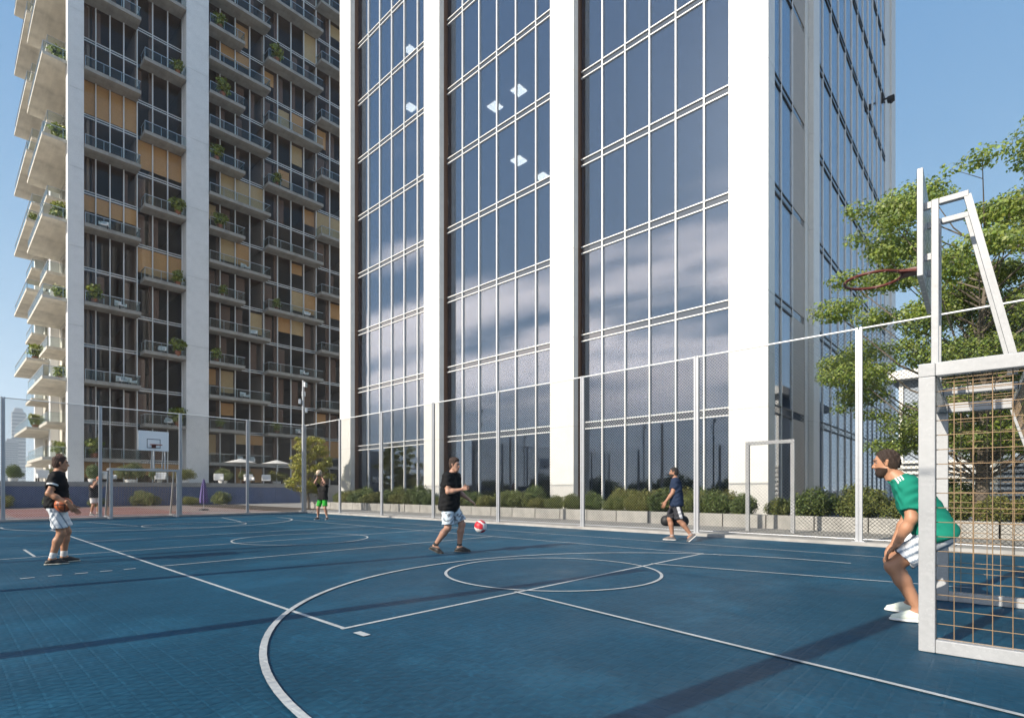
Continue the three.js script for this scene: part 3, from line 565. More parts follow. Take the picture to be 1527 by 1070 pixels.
function tree(name, label, [x, y, z], h, opt) {            // trunk, limbs reaching foliage pads spread through the crown
  const t = thing(name, label, 'tree', [x, y, z], 0, opt.group), wood = [], clumps = [], R = opt.R, H = h;
  const spine = [[0, 0, 0]]; for (let i = 1; i <= 6; i++) spine.push([rr(-0.06, 0.06) * i * R * 0.2, H * 0.86 * i / 6, rr(-0.06, 0.06) * i * R * 0.2]);
  for (let i = 0; i < 6; i++) wood.push(rodG(spine[i], spine[i + 1], opt.girth * (1 - i / 6.6), opt.girth * (1 - (i + 1) / 6.6), 10));
  for (let i = 0; i < opt.pads; i++) {
    const f = (i + rnd()) / opt.pads, hy = mix(opt.low, 1, f), a = i * 2.399 + rr(-0.5, 0.5), wide = R * Math.pow(Math.sin(Math.PI * clamp((hy - opt.low * 0.5) / (1.1 - opt.low * 0.5), 0.03, 0.97)), 0.6);
    const rad = wide * Math.sqrt(rr(0.08, 1)), e = [Math.cos(a) * rad, hy * H, Math.sin(a) * rad], k = clamp(hy - 0.12 - rad / R * 0.16, 0.12, 0.86) / 0.86 * 6, q = Math.min(Math.floor(k), 5), s0 = vmix0(spine[q], spine[q + 1], k - q);
    const m = [mix(s0[0], e[0], 0.55), mix(s0[1], e[1], 0.4), mix(s0[2], e[2], 0.55)], r0 = 0.014 + 0.022 * rad / R * opt.girth / 0.16;
    wood.push(rodG(s0, m, r0, r0 * 0.7, 6), rodG(m, e, r0 * 0.7, 0.008, 5));
    const pr = rr(0.45, 0.85) * opt.clump; clumps.push([e[0], e[1] + 0.05, e[2], pr, pr * rr(0.34, 0.55)]);
    for (let b = 0; b < 2; b++) { const c = [e[0] + rr(-1, 1) * pr * 1.1, e[1] + rr(-0.35, 0.3) * pr, e[2] + rr(-1, 1) * pr * 1.1]; wood.push(rodG(vmix0(m, e, 0.7), c, 0.008, 0.004, 4)); clumps.push([c[0], c[1], c[2], pr * 0.55, pr * rr(0.2, 0.36)]); }
  }
  part('trunk', wood, M.bark, t);
  part('crown', leaves(opt.n, clumpPlacer(clumps), opt.size, opt.tint), M.leafA, t); return t;
}
const vmix0 = (a, b, t) => a.map((v, i) => v + (b[i] - v) * t);
tree('broadleaf_tree', 'tall airy green tree in the planter behind the goalkeeper and the goal', [18.1, 0.37, -0.45], 8.8, { R: 3.5, girth: 0.16, pads: 92, clump: 0.98, n: 105000, size: 0.08, tint: [1.0, 1.1, 1], low: 0.2 });
tree('broadleaf_tree', 'denser green tree behind the planter, beyond the goal and hoop', [20.8, 0.02, 1.7], 8.6, { R: 3.3, girth: 0.16, pads: 70, clump: 0.98, n: 56000, size: 0.085, tint: [0.9, 0.95, 0.9], low: 0.3 });
tree('young_tree', 'small yellow-green young tree behind the far fence corner', [16.6, 0.0, -33.4], 4.6, { R: 1.6, girth: 0.07, pads: 40, clump: 0.62, n: 11000, size: 0.12, tint: [1.7, 1.4, 0.8], low: 0.22 });
// dark tree belt on the open side, mirrored low in the tower glass
for (let i = 0; i < 11; i++) {
  const o = copyOf(shrubKinds[2], 'dark tree beyond the open side of the court, mirrored in the tower glass', [-13 + rr(-3, 2), -0.2, -4 - i * 5.2], rr(0, 6), [rr(3, 4.4), rr(2.6, 4.0), rr(3, 4.4)]); o.userData.group = 'trees beyond the open side'; o.userData.category = 'tree';
}
{ // big bush right of the goal
  const o = copyOf(shrubKinds[0], 'big rounded bush in the planter behind the goal net', [18.3, 0.3, 1.9], 0.4, [1.9, 2.1, 1.9]); delete o.userData.group; o.userData.label = 'big rounded bush in the planter behind the goal net';
}
// ---------------------------------------------------------------- people: smooth distance fields meshed with surface nets
function surfaceNets(f, lo, hi, cell) {
  const n = [0, 1, 2].map((k) => Math.ceil((hi[k] - lo[k]) / cell) + 2), [nx, ny, nz] = n, val = new Float32Array(nx * ny * nz).fill(1);
  const id = (i, j, k) => i + nx * (j + ny * k), B = 5, half = B * cell * 0.87 + cell;
  for (let k = 0; k < nz; k += B) for (let j = 0; j < ny; j += B) for (let i = 0; i < nx; i += B) {
    const c = f(lo[0] + (i + B / 2) * cell, lo[1] + (j + B / 2) * cell, lo[2] + (k + B / 2) * cell), far = Math.abs(c) > half * 1.25;
    for (let c2 = k; c2 < Math.min(k + B, nz); c2++) for (let b = j; b < Math.min(j + B, ny); b++) for (let a = i; a < Math.min(i + B, nx); a++) val[id(a, b, c2)] = far ? c : f(lo[0] + a * cell, lo[1] + b * cell, lo[2] + c2 * cell);
  }
  const vid = new Int32Array(nx * ny * nz).fill(-1), pos = [], idx = [];
  for (let k = 0; k < nz - 1; k++) for (let j = 0; j < ny - 1; j++) for (let i = 0; i < nx - 1; i++) {
    let cnt = 0, x = 0, y = 0, z = 0; const c = [];
    for (let q = 0; q < 8; q++) c.push(val[id(i + (q & 1), j + (q >> 1 & 1), k + (q >> 2))]);
    let neg = 0; for (const v of c) if (v < 0) neg++; if (!neg || neg === 8) continue;
    for (let q = 0; q < 8; q++) for (const b of [1, 2, 4]) if (!(q & b) && (c[q] < 0) !== (c[q | b] < 0)) {
      const t = c[q] / (c[q] - c[q | b]); x += (q & 1) + (b === 1 ? t : 0); y += (q >> 1 & 1) + (b === 2 ? t : 0); z += (q >> 2) + (b === 4 ? t : 0); cnt++;
    }
    vid[id(i, j, k)] = pos.length / 3; pos.push(lo[0] + (i + x / cnt) * cell, lo[1] + (j + y / cnt) * cell, lo[2] + (k + z / cnt) * cell);
  }
  const quad = (a, b, c, d, flip) => { if (a < 0 || b < 0 || c < 0 || d < 0) return; if (flip) idx.push(a, c, b, a, d, c); else idx.push(a, b, c, a, c, d); };
  for (let k = 1; k < nz - 1; k++) for (let j = 1; j < ny - 1; j++) for (let i = 1; i < nx - 1; i++) {
    const s = val[id(i, j, k)] < 0;
    if (s !== val[id(i + 1, j, k)] < 0) quad(vid[id(i, j - 1, k - 1)], vid[id(i, j, k - 1)], vid[id(i, j, k)], vid[id(i, j - 1, k)], !s);
    if (s !== val[id(i, j + 1, k)] < 0) quad(vid[id(i - 1, j, k - 1)], vid[id(i, j, k - 1)], vid[id(i, j, k)], vid[id(i - 1, j, k)], s);
    if (s !== val[id(i, j, k + 1)] < 0) quad(vid[id(i - 1, j - 1, k)], vid[id(i, j - 1, k)], vid[id(i, j, k)], vid[id(i - 1, j, k)], !s);
  }
  const g = new THREE.BufferGeometry(); g.setAttribute('position', new THREE.Float32BufferAttribute(pos, 3)); g.setIndex(idx); g.computeVertexNormals(); return g;
}
const vadd = (a, b, s = 1) => [a[0] + b[0] * s, a[1] + b[1] * s, a[2] + b[2] * s], vsub = (a, b) => [a[0] - b[0], a[1] - b[1], a[2] - b[2]], vdot = (a, b) => a[0] * b[0] + a[1] * b[1] + a[2] * b[2];
const vlen = (a) => Math.hypot(...a), vnorm = (a) => { const l = vlen(a) || 1; return a.map((x) => x / l); }, vmix = (a, b, t) => a.map((x, i) => x + (b[i] - x) * t);
const vcross = (a, b) => [a[1] * b[2] - a[2] * b[1], a[2] * b[0] - a[0] * b[2], a[0] * b[1] - a[1] * b[0]];
function cone(a, b, ra, rb) {
  const bxv = b[0] - a[0], byv = b[1] - a[1], bzv = b[2] - a[2], L2 = bxv * bxv + byv * byv + bzv * bzv || 1e-9;
  return (x, y, z) => { const px = x - a[0], py = y - a[1], pz = z - a[2]; let t = (px * bxv + py * byv + pz * bzv) / L2; t = t < 0 ? 0 : t > 1 ? 1 : t; const dx = px - bxv * t, dy = py - byv * t, dz = pz - bzv * t; return Math.sqrt(dx * dx + dy * dy + dz * dz) - (ra + (rb - ra) * t); };
}
function ell(c, r) { const m = Math.min(...r); return (x, y, z) => { const a = (x - c[0]) / r[0], b = (y - c[1]) / r[1], d = (z - c[2]) / r[2], k = Math.sqrt(a * a + b * b + d * d); return (k - 1) * m * (0.4 + 0.6 * Math.min(1, k)) ; }; }
function smin(a, b, k) { const h = Math.max(k - Math.abs(a - b), 0) / k; return Math.min(a, b) - h * h * k / 4; }
function union(list, k) { return (x, y, z) => { let d = 1e3; for (let i = 0; i < list.length; i++) { const v = list[i](x, y, z); d = d > 900 ? v : smin(d, v, k); } return d; }; }
function halfSpace(p, n) { return (x, y, z) => (x - p[0]) * n[0] + (y - p[1]) * n[1] + (z - p[2]) * n[2]; }   // negative behind
const cut = (f, g) => (x, y, z) => Math.max(f(x, y, z), g(x, y, z));
function boundsOf(pts, m) { const lo = [1e9, 1e9, 1e9], hi = [-1e9, -1e9, -1e9]; for (const p of pts) for (let k = 0; k < 3; k++) { lo[k] = Math.min(lo[k], p[k] - m); hi[k] = Math.max(hi[k], p[k] + m); } return [lo, hi]; }
function ik(a, b, l1, l2, pole) { const d = vsub(b, a); let L = vlen(d); const u = vnorm(d); L = Math.min(L, (l1 + l2) * 0.999); const x = (l1 * l1 - l2 * l2 + L * L) / (2 * L), h = Math.sqrt(Math.max(l1 * l1 - x * x, 0)); const q = vadd(pole, u, -vdot(pole, u)); return vadd(vadd(a, u, x), vnorm(q), h); }
function paint(g, fn) { const p = g.attributes.position, c = new Float32Array(p.count * 3); for (let i = 0; i < p.count; i++) { const v = fn(p.getX(i), p.getY(i), p.getZ(i)); c[3 * i] = v[0]; c[3 * i + 1] = v[1]; c[3 * i + 2] = v[2]; } g.setAttribute('color', new THREE.BufferAttribute(c, 3)); return g; }

function hand(w, dir, nrm, thumb, curl, cell) {             // wrist, finger direction, palm normal, thumb side
  const d = vnorm(dir), n = vnorm(vadd(nrm, d, -vdot(nrm, d))), t = vnorm(vadd(vadd(thumb, d, -vdot(thumb, d)), n, -vdot(thumb, n))), L = [], pts = [w];
  const kn = vadd(w, d, 0.088);
  L.push(cone(vadd(w, d, -0.05), w, 0.027, 0.024));
  for (const s of [-0.024, 0, 0.024]) L.push(cone(vadd(w, t, s * 0.7), vadd(kn, t, s), 0.0165, 0.0135));
  const fing = [[0.031, 0.93], [0.0105, 1.05], [-0.0105, 0.98], [-0.031, 0.78]], F = [];
  for (const [o, k] of fing) {
    let p = vadd(kn, t, o), a = curl * 0.35; const segs = [0.043, 0.027, 0.022];
    for (let i = 0; i < 3; i++) { const q = vadd(vadd(p, d, Math.cos(a) * segs[i] * k), n, Math.sin(a) * segs[i] * k); F.push(cone(p, q, 0.0092 - i * 0.0008, 0.0085 - i * 0.0008)); p = q; a += curl * 0.55; pts.push(p); }
  }
  let p = vadd(vadd(w, d, 0.025), t, 0.026);
  for (const [l, a, b] of [[0.042, 0.7, 0.7], [0.032, 0.9, 0.35]]) { const q = vadd(vadd(vadd(p, d, l * a), t, l * b), n, l * curl * 0.35); F.push(cone(p, q, 0.0115, 0.0098)); p = q; pts.push(p); }
  const palm = union(L, 0.014), fi = (x, y, z) => { let m = 1e3; for (const f of F) m = Math.min(m, f(x, y, z)); return m; };
  const [lo, hi] = boundsOf(pts.concat([vadd(w, d, -0.07), kn]), 0.045);
  return surfaceNets((x, y, z) => smin(palm(x, y, z), fi(x, y, z), 0.008), lo, hi, cell);
}
const skinMat = new Map();
function person(o) {
  const P = thing('person', o.label, 'person', o.pos, o.turn); P.scale.setScalar(o.scale || 1);
  const J = o.joints, c = o.cell || 0.016, fine = o.fine || 0.006, bodyBones = [], sk = o.skin || [0.40, 0.215, 0.135];
  const sh = [J.shL, J.shR], el = [J.elL, J.elR], wr = [J.wrL, J.wrR], hp = [J.hipL, J.hipR], kn = [J.knL, J.knR], an = [J.anL, J.anR], toe = [J.toeL, J.toeR];
  const mid = vmix(J.shL, J.shR, 0.5), pel = vmix(J.hipL, J.hipR, 0.5), up = vnorm(vsub(mid, pel)), side = vnorm(vsub(J.shR, J.shL)), fr = vnorm(vcross(up, side));
  const torso = [];
  for (const i of [0, 1]) {
    const s = i ? 1 : -1, low = vadd(vadd(pel, side, s * 0.085), up, 0.02), rib = vadd(vadd(mid, side, s * 0.10), up, -0.16), top = vadd(vadd(mid, side, s * 0.115), up, -0.02), waist = vadd(vadd(vmix(pel, mid, 0.4), side, s * 0.07), fr, 0.0);
    torso.push(cone(low, waist, 0.115, 0.098), cone(waist, rib, 0.098, 0.113), cone(rib, top, 0.113, 0.083), cone(top, sh[i], 0.075, 0.062));
  }
  torso.push(cone(vadd(mid, up, -0.02), J.neck, 0.075, 0.058));
  const limbs = [], ank = [];
  for (const i of [0, 1]) {
    limbs.push(cone(sh[i], el[i], 0.056, 0.042), cone(el[i], vmix(el[i], wr[i], 0.35), 0.043, 0.044), cone(vmix(el[i], wr[i], 0.35), wr[i], 0.044, 0.028));
    const calfB = vadd(vmix(kn[i], an[i], 0.3), vnorm(vsub(vmix(hp[i], an[i], 0.5), kn[i])), 0.012);
    limbs.push(cone(hp[i], kn[i], 0.092, 0.06), cone(kn[i], calfB, 0.059, 0.062), cone(calfB, an[i], 0.062, 0.038), cone(an[i], vmix(an[i], toe[i], 0.45), 0.04, 0.032));
  }
  limbs.push(cone(J.neck, vadd(J.head, J.hu, -0.05), 0.057, 0.056));
  const tf = union(torso, 0.07), lf = union(limbs, 0.03), bodyF = (x, y, z) => smin(tf(x, y, z), lf(x, y, z), 0.05);
  const all = [...sh, ...el, ...wr, ...hp, ...kn, ...an, ...toe, J.neck];
  let [lo, hi] = boundsOf(all, 0.16);
  const geos = [paint(surfaceNets(bodyF, lo, hi, c), () => sk)];
  // head on its own axes
  const hf = vnorm(vadd(J.hf, J.hu, -vdot(J.hf, J.hu))), hu = vnorm(J.hu), hr = vcross(hf, hu), HS = 0.93;
  const toWorld = (g) => { const m = new THREE.Matrix4().makeBasis(new THREE.Vector3(...hf), new THREE.Vector3(...hu), new THREE.Vector3(...hr)).scale(new THREE.Vector3(HS, HS, HS)).setPosition(...J.head); return g.applyMatrix4(m); };
  const H = [ell([-0.012, 0.035, 0], [0.098, 0.095, 0.076]), ell([0.025, -0.03, 0], [0.066, 0.092, 0.06]), cone([0.058, -0.094, -0.012], [0.058, -0.094, 0.012], 0.026, 0.026), cone([0.0, -0.06, -0.05], [0.05, -0.098, -0.02], 0.022, 0.022), cone([0.0, -0.06, 0.05], [0.05, -0.098, 0.02], 0.022, 0.022)];
  const Hd = [cone([0.088, 0.012, 0], [0.110, -0.024, 0], 0.009, 0.012), cone([0.098, -0.028, -0.009], [0.098, -0.028, 0.009], 0.0105, 0.0105), cone([0.082, 0.034, -0.034], [0.088, 0.036, 0], 0.013, 0.012), cone([0.082, 0.034, 0.034], [0.088, 0.036, 0], 0.013, 0.012), cone([0.087, -0.054, -0.017], [0.087, -0.054, 0.017], 0.0085, 0.0085), cone([0.084, -0.066, -0.013], [0.084, -0.066, 0.013], 0.009, 0.009)];
  const ears = [-1, 1].map((s) => union([cone([-0.012, 0.022, s * 0.08], [-0.004, -0.02, s * 0.076], 0.014, 0.01), cone([-0.006, 0.02, s * 0.076], [0.004, -0.02, s * 0.072], 0.008, 0.008)], 0.01));
  const headBase = union(H, 0.035), eyes = [-1, 1].map((s) => ell([0.089, 0.012, s * 0.032], [0.017, 0.013, 0.02]));
  const neckF = cone([-0.02, -0.06, 0], [-0.035, -0.15, 0], 0.058, 0.06);
  const headF = (x, y, z) => { let d = smin(headBase(x, y, z), neckF(x, y, z), 0.03); d = -smin(-d, eyes[0](x, y, z) + 0.004, 0.012); d = -smin(-d, eyes[1](x, y, z) + 0.004, 0.012); for (const f of Hd) d = smin(d, f(x, y, z), 0.012); for (const e of ears) d = smin(d, e(x, y, z), 0.006); return d; };
  const hg = surfaceNets(headF, [-0.14, -0.17, -0.11], [0.14, 0.15, 0.11], fine);
  paint(hg, (x, y, z) => {
    const az = Math.abs(z);
    if (x > 0.06 && Math.hypot((y - 0.012) / 0.009, (az - 0.032) / 0.014) < 1) return Math.hypot(y - 0.012, az - 0.032) < 0.008 ? [0.02, 0.014, 0.01] : [0.5, 0.45, 0.42];
    if (x > 0.07 && Math.abs(y - 0.037) < 0.007 && az > 0.012 && az < 0.05) return o.hair;
    if (x > 0.075 && y < -0.05 && y > -0.072 && az < 0.024) return [sk[0] * 0.8, sk[1] * 0.55, sk[2] * 0.55];
    return sk;
  });
  geos.push(toWorld(hg));
  for (const i of [0, 1]) if (o.hands[i]) { const [d, n, t, cu] = o.hands[i]; geos.push(paint(hand(wr[i], d, n, t, cu, o.handCell || 0.006), () => sk)); }
  const body = part('body', geos.map((g) => g.toNonIndexed()), new THREE.MeshPhysicalMaterial({ color: 0xffffff, vertexColors: true, roughness: 0.52 }), P);
  // hair and beard
  const hairShell = union([ell([-0.014, 0.04, 0], [0.1055, 0.101, 0.082]), ell([-0.03, -0.01, 0], [0.088, 0.09, 0.078])], 0.02), line1 = halfSpace([0.072, 0.098, 0], [0.9, -0.436, 0]), nape = halfSpace([0, o.nape ?? -0.07, 0], [0, -1, 0]);
  const sideburn = (x, y, z) => Math.max(x - 0.018 - 0.5 * Math.max(0, y - 0.0), -1);
  const hairF = (x, y, z) => { const n = 0.0045 * Math.sin(x * 190 + 3 * Math.sin(z * 90)) * Math.sin(z * 160 + y * 70); return Math.max(hairShell(x, y, z) + n - (o.hairUp || 0) * smooth(0.05, 0.13, y) , Math.min(line1(x, y, z), 0.03 + sideburn(x, y, z)), nape(x, y, z)); };
  part('hair', toWorld(surfaceNets(hairF, [-0.16, -0.13, -0.12], [0.14, 0.2, 0.12], fine * 0.8)), std(...o.hair, 0.75), P);
  if (o.beard) {
    const bf = (x, y, z) => Math.max(headBase(x, y, z) - 0.006 - 0.0015 * Math.sin(x * 400 + z * 300 + y * 350), y + 0.036 + 0.25 * (0.06 - Math.min(x, 0.06)), -(x + 0.005), Math.abs(z) < 0.022 && y > -0.075 && y < -0.048 ? 0.01 : -1);
    part('beard', toWorld(surfaceNets(bf, [-0.05, -0.15, -0.1], [0.13, 0.02, 0.1], fine * 0.8)), std(...o.hair, 0.85), P);
  }
  // shirt
  const wr_ = (x, y, z) => 0.006 * Math.sin(x * 31 + 5 * Math.sin(y * 11) + z * 9) * Math.sin(y * 27 + z * 21 + 2 * Math.sin(x * 13)) + 0.004 * Math.sin(y * 61 + 4 * Math.sin(x * 17 + z * 23));
  const sleeves = [0, 1].map((i) => { const e = vmix(sh[i], el[i], o.sleeve || 0.62); return cut(cone(sh[i], el[i], 0.078, 0.074), halfSpace(e, vnorm(vsub(el[i], sh[i])))); });
  const hemP = vadd(pel, up, o.hem ?? -0.06), hem = halfSpace(hemP, vadd([0, 0, 0], up, -1)), neckC = halfSpace(vadd(J.neck, up, 0.005), up);
  const skirt = [-1, 1].map((s) => cone(vadd(vadd(pel, up, 0.16), side, s * 0.07), vadd(vadd(pel, up, -0.12), side, s * 0.085), 0.118, 0.142));
  const shirtT = union([...torso, ...skirt], 0.07);
  const shirtF = (x, y, z) => { let d = shirtT(x, y, z) - 0.018; d = -smin(-d, -hem(x, y, z), 0.05); d = Math.max(d, neckC(x, y, z)); for (const s of sleeves) d = smin(d, s(x, y, z), 0.045); return d + wr_(x, y, z); };
  [lo, hi] = boundsOf([...sh, ...el, ...hp, J.neck, vadd(pel, up, -0.15)], 0.2);
  part('shirt', surfaceNets(shirtF, lo, hi, c * 0.85), std(...o.shirt, 0.85, { specularIntensity: 0.5 }), P);
  if (o.sleeveBand) for (const i of [0, 1]) { const u = vnorm(vsub(el[i], sh[i])), e = vmix(sh[i], el[i], (o.sleeve || 0.62) - 0.1), q = cut(cut(cone(sh[i], el[i], 0.082, 0.078), halfSpace(vadd(e, u, 0.018), u)), halfSpace(vadd(e, u, -0.012), u.map((x) => -x))); const [l2, h2] = boundsOf([e], 0.12); part('sleeve_band', surfaceNets((x, y, z) => q(x, y, z) + wr_(x, y, z), l2, h2, c * 0.6), std(0.7, 0.7, 0.68, 0.8), P); }
  if (o.shoulderStripes) for (const i of [0, 1]) for (const q of [-0.022, 0, 0.022]) {
    const a = vadd(vadd(vmix(J.neck, sh[i], 0.25), fr, q), up, 0.0), f = (x, y, z) => { const rel = [x - a[0], y - a[1], z - a[2]], along = vdot(rel, vnorm(vsub(sh[i], a))); return Math.max(shirtF(x, y, z) - 0.0035, Math.abs(vdot(rel, fr)) - 0.007, -along, along - vlen(vsub(sh[i], a)) - 0.02, -vdot(rel, up) - 0.06); };
    const [l2, h2] = boundsOf([a, sh[i]], 0.12); part('stripe', surfaceNets(f, l2, h2, 0.005), std(0.75, 0.76, 0.74, 0.8), P);
  }
  // shorts
  const legs = [0, 1].map((i) => { const e = vmix(hp[i], kn[i], o.shortsTo || 0.78), u = vnorm(vsub(kn[i], hp[i])); return cut(cone(hp[i], kn[i], 0.108, 0.108), halfSpace(e, u)); });
  const pelF = union([cone(vadd(vadd(pel, side, -0.075), up, 0.06), vadd(vadd(pel, side, 0.075), up, 0.06), 0.125, 0.125), cone(J.hipL, J.hipR, 0.115, 0.115)], 0.05), waistC = halfSpace(vadd(pel, up, 0.13), up);
  const shortsF = (x, y, z) => Math.max(smin(pelF(x, y, z), Math.min(legs[0](x, y, z), legs[1](x, y, z)), 0.035) + wr_(x, y, z) * 1.2, waistC(x, y, z));
  [lo, hi] = boundsOf([...hp, ...kn, pel], 0.18);
  const shG = surfaceNets(shortsF, lo, hi, c * 0.85);
  paint(shG, o.shortsPaint ? (x, y, z) => o.shortsPaint(x, y, z, { hp, kn, side, fr }) : () => o.shorts);
  part('shorts', shG, new THREE.MeshPhysicalMaterial({ color: 0xffffff, vertexColors: true, roughness: 0.85, specularIntensity: 0.6 }), P);
  // socks and shoes
  for (const i of [0, 1]) {
    if (o.sock) { const a = vmix(an[i], kn[i], o.sockTo || 0.3), u = vnorm(vsub(kn[i], an[i])); const q = cut(cone(an[i], vmix(an[i], kn[i], 0.7), 0.044, 0.062), halfSpace(a, u)); const [l2, h2] = boundsOf([an[i], a], 0.09); part('sock', surfaceNets(q, l2, h2, c * 0.6), std(...o.sock, 0.9), P); }
    const d = vnorm(vsub(toe[i], an[i])), gd = vnorm([toe[i][0] - an[i][0], 0, toe[i][2] - an[i][2]]), fd = o.footPitch && o.footPitch[i] ? vnorm([gd[0] * Math.cos(o.footPitch[i]), -Math.sin(o.footPitch[i]), gd[2] * Math.cos(o.footPitch[i])]) : gd, fu = vnorm(vcross(vcross(fd, [0, 1, 0]), fd));
    const sole = vadd(an[i], fu, -0.085), F = [cone(vadd(vadd(sole, fd, -0.045), fu, 0.036), vadd(vadd(sole, fd, 0.1), fu, 0.034), 0.042, 0.046), cone(vadd(vadd(sole, fd, 0.1), fu, 0.034), vadd(vadd(sole, fd, 0.185), fu, 0.022), 0.046, 0.03), cone(vadd(an[i], fu, -0.02), vadd(vadd(sole, fd, 0.07), fu, 0.06), 0.046, 0.036)];
    const base = halfSpace(sole, vadd([0, 0, 0], fu, -1)), shoeF = cut(union(F, 0.025), base), [l2, h2] = boundsOf([an[i], vadd(sole, fd, 0.2), vadd(sole, fd, -0.08)], 0.08);
    const shoe = part('shoe', surfaceNets(shoeF, l2, h2, c * 0.55), std(...o.shoe, 0.55), P);
    const sf = cut(cut(union([cone(vadd(sole, fd, -0.045), vadd(sole, fd, 0.1), 0.052, 0.055), cone(vadd(sole, fd, 0.1), vadd(sole, fd, 0.185), 0.055, 0.042)], 0.02), base), halfSpace(vadd(sole, fu, 0.02), fu));
    part('sole', surfaceNets(sf, l2, h2, c * 0.55), std(...(o.sole || [0.6, 0.6, 0.58]), 0.7), shoe);
  }
  return P;
}
// joints from a few choices: x is forward, y up, z to the person's right
function pose(q) {
  const J = { hf: q.hf || [1, 0, 0], hu: q.hu || [0, 1, 0] }, p = q.pelvis, ch = q.chest, tw = q.twist || 0, ht = q.hipTurn || 0;
  const sd = [-Math.sin(tw), 0, Math.cos(tw)], hd = [-Math.sin(ht), 0, Math.cos(ht)], sw = q.sw || 0.178;
  J.shL = vadd(ch, sd, -sw); J.shR = vadd(ch, sd, sw); J.hipL = vadd(p, hd, -0.095); J.hipR = vadd(p, hd, 0.095);
  if (q.shUp) { J.shL[1] += q.shUp[0]; J.shR[1] += q.shUp[1]; }
  const u = vnorm(vsub(ch, p)); J.neck = q.neck || vadd(vadd(ch, u, 0.075), J.hf, 0.012); J.head = q.head || vadd(vadd(J.neck, J.hu, 0.135), J.hf, 0.03);
  for (const s of ['L', 'R']) {
    J['wr' + s] = q['wr' + s]; J['el' + s] = q['el' + s] || ik(J['sh' + s], q['wr' + s], 0.285, 0.255, q['ep' + s] || [-1, -0.4, s === 'L' ? -0.5 : 0.5]);
    J['an' + s] = q['an' + s]; J['kn' + s] = ik(J['hip' + s], q['an' + s], 0.435, 0.425, q['kp' + s] || [1, 0, s === 'L' ? -0.1 : 0.1]);
    J['toe' + s] = vadd(J['an' + s], q['td' + s] || [1, -0.3, 0], 0.16);
  }
  return J;
}
const facing = (fx, fz) => Math.atan2(-fz, fx);
const at = (px, py) => { const d = FOCAL * EYE / (py - 731), l = (px - 763.5) / FOCAL * d; return [0.679 * l + 0.734 * d, 0.003, 0.735 * l - 0.678 * d]; };
// spots on the court, in metres
const spot = { keeper: [6.26, 0.003, -0.61], dribbler: [6.72, 0.003, -7.85], holder: [1.36, 0.003, -11.4], walker: [12.0, 0.003, -5.75], shooter: [10.85, 0.003, -20.62], farShooter: [5.25, 0.003, -32.3] };

person({
  label: 'bearded goalkeeper in green shirt crouching with hands on knees beside the goal post', pos: spot.keeper, turn: facing(-0.13, -0.99), scale: 1.05, cell: 0.011, fine: 0.0035, handCell: 0.0036,
  shirt: [0.008, 0.20, 0.135], shorts: [0.72, 0.74, 0.76], hair: [0.028, 0.015, 0.009], beard: true, shoe: [0.74, 0.78, 0.66], sole: [0.8, 0.8, 0.76], skin: [0.43, 0.215, 0.125], shoulderStripes: true, sleeve: 0.72, shortsTo: 0.74, hem: -0.06, nape: -0.06,
  shortsPaint: (x, y, z, { hp, kn }) => { const u = vmix(hp[0], kn[0], 0.5); const s = Math.sin((y + x * 0.6) * 95); return z < -0.1 && s > 0.45 ? [0.2, 0.25, 0.32] : [0.72, 0.74, 0.76]; },
  joints: pose({ pelvis: [-0.14, 0.755, 0], chest: [0.075, 1.175, 0], hf: [1, -0.02, 0.0], hu: [0.1, 1, 0], neck: [0.14, 1.25, 0], head: [0.225, 1.388, 0],
    wrL: [0.15, 0.665, -0.2], wrR: [0.16, 0.66, 0.21], epL: [-1, 0, -0.5], epR: [-1, 0, 0.5], anL: [-0.02, 0.088, -0.17], anR: [0.02, 0.088, 0.2], tdL: [1, -0.3, -0.15], tdR: [1, -0.3, 0.2], kpL: [1, 0.2, -0.1], kpR: [1, 0.2, 0.15] }),
  hands: [[[0.6, -0.8, 0.2], [-0.6, -0.75, 0], [0.2, 0, 1], 0.6], [[0.6, -0.8, -0.2], [-0.6, -0.75, 0], [0.2, 0, -1], 0.6]],
});
person({
  label: 'running man in black t-shirt and pale patterned shorts dribbling a red and white ball', pos: spot.dribbler, turn: facing(0.50, 0.86), scale: 1.04, cell: 0.014, fine: 0.0055,
  shirt: [0.009, 0.009, 0.010], shorts: [0.55, 0.62, 0.68], hair: [0.035, 0.018, 0.011], shoe: [0.018, 0.016, 0.015], sole: [0.05, 0.045, 0.04], skin: [0.40, 0.215, 0.145], hairUp: 0.022, nape: -0.11, sock: [0.03, 0.03, 0.03], sockTo: 0.16, shortsTo: 0.86, hem: -0.13,
  shortsPaint: (x, y, z) => (vnoise(x * 26 + 9 + z * 7, y * 30 + z * 22) > 0.66 ? [0.20, 0.23, 0.26] : [0.56, 0.64, 0.70]),
  joints: pose({ pelvis: [0.0, 0.9, 0], chest: [0.05, 1.40, 0], hf: [1, 0.0, 0.18], hu: [0.05, 1, 0], twist: 0.15,
    wrR: [0.30, 1.17, 0.16], epR: [-0.7, -1, 0.4], wrL: [0.30, 0.98, -0.26], epL: [-1, -0.5, -0.4], anL: [0.16, 0.10, -0.1], anR: [-0.24, 0.13, 0.12], tdL: [1, -0.3, -0.05], tdR: [1, -0.55, 0.1] }),
  footPitch: [0, 0.35], hands: [[[0.8, -0.5, 0], [0.2, -1, 0], [0, 0, 1], 0.4], [[0.9, 0.25, -0.1], [0, 0, -1], [0, 1, 0], 1.7]],
});
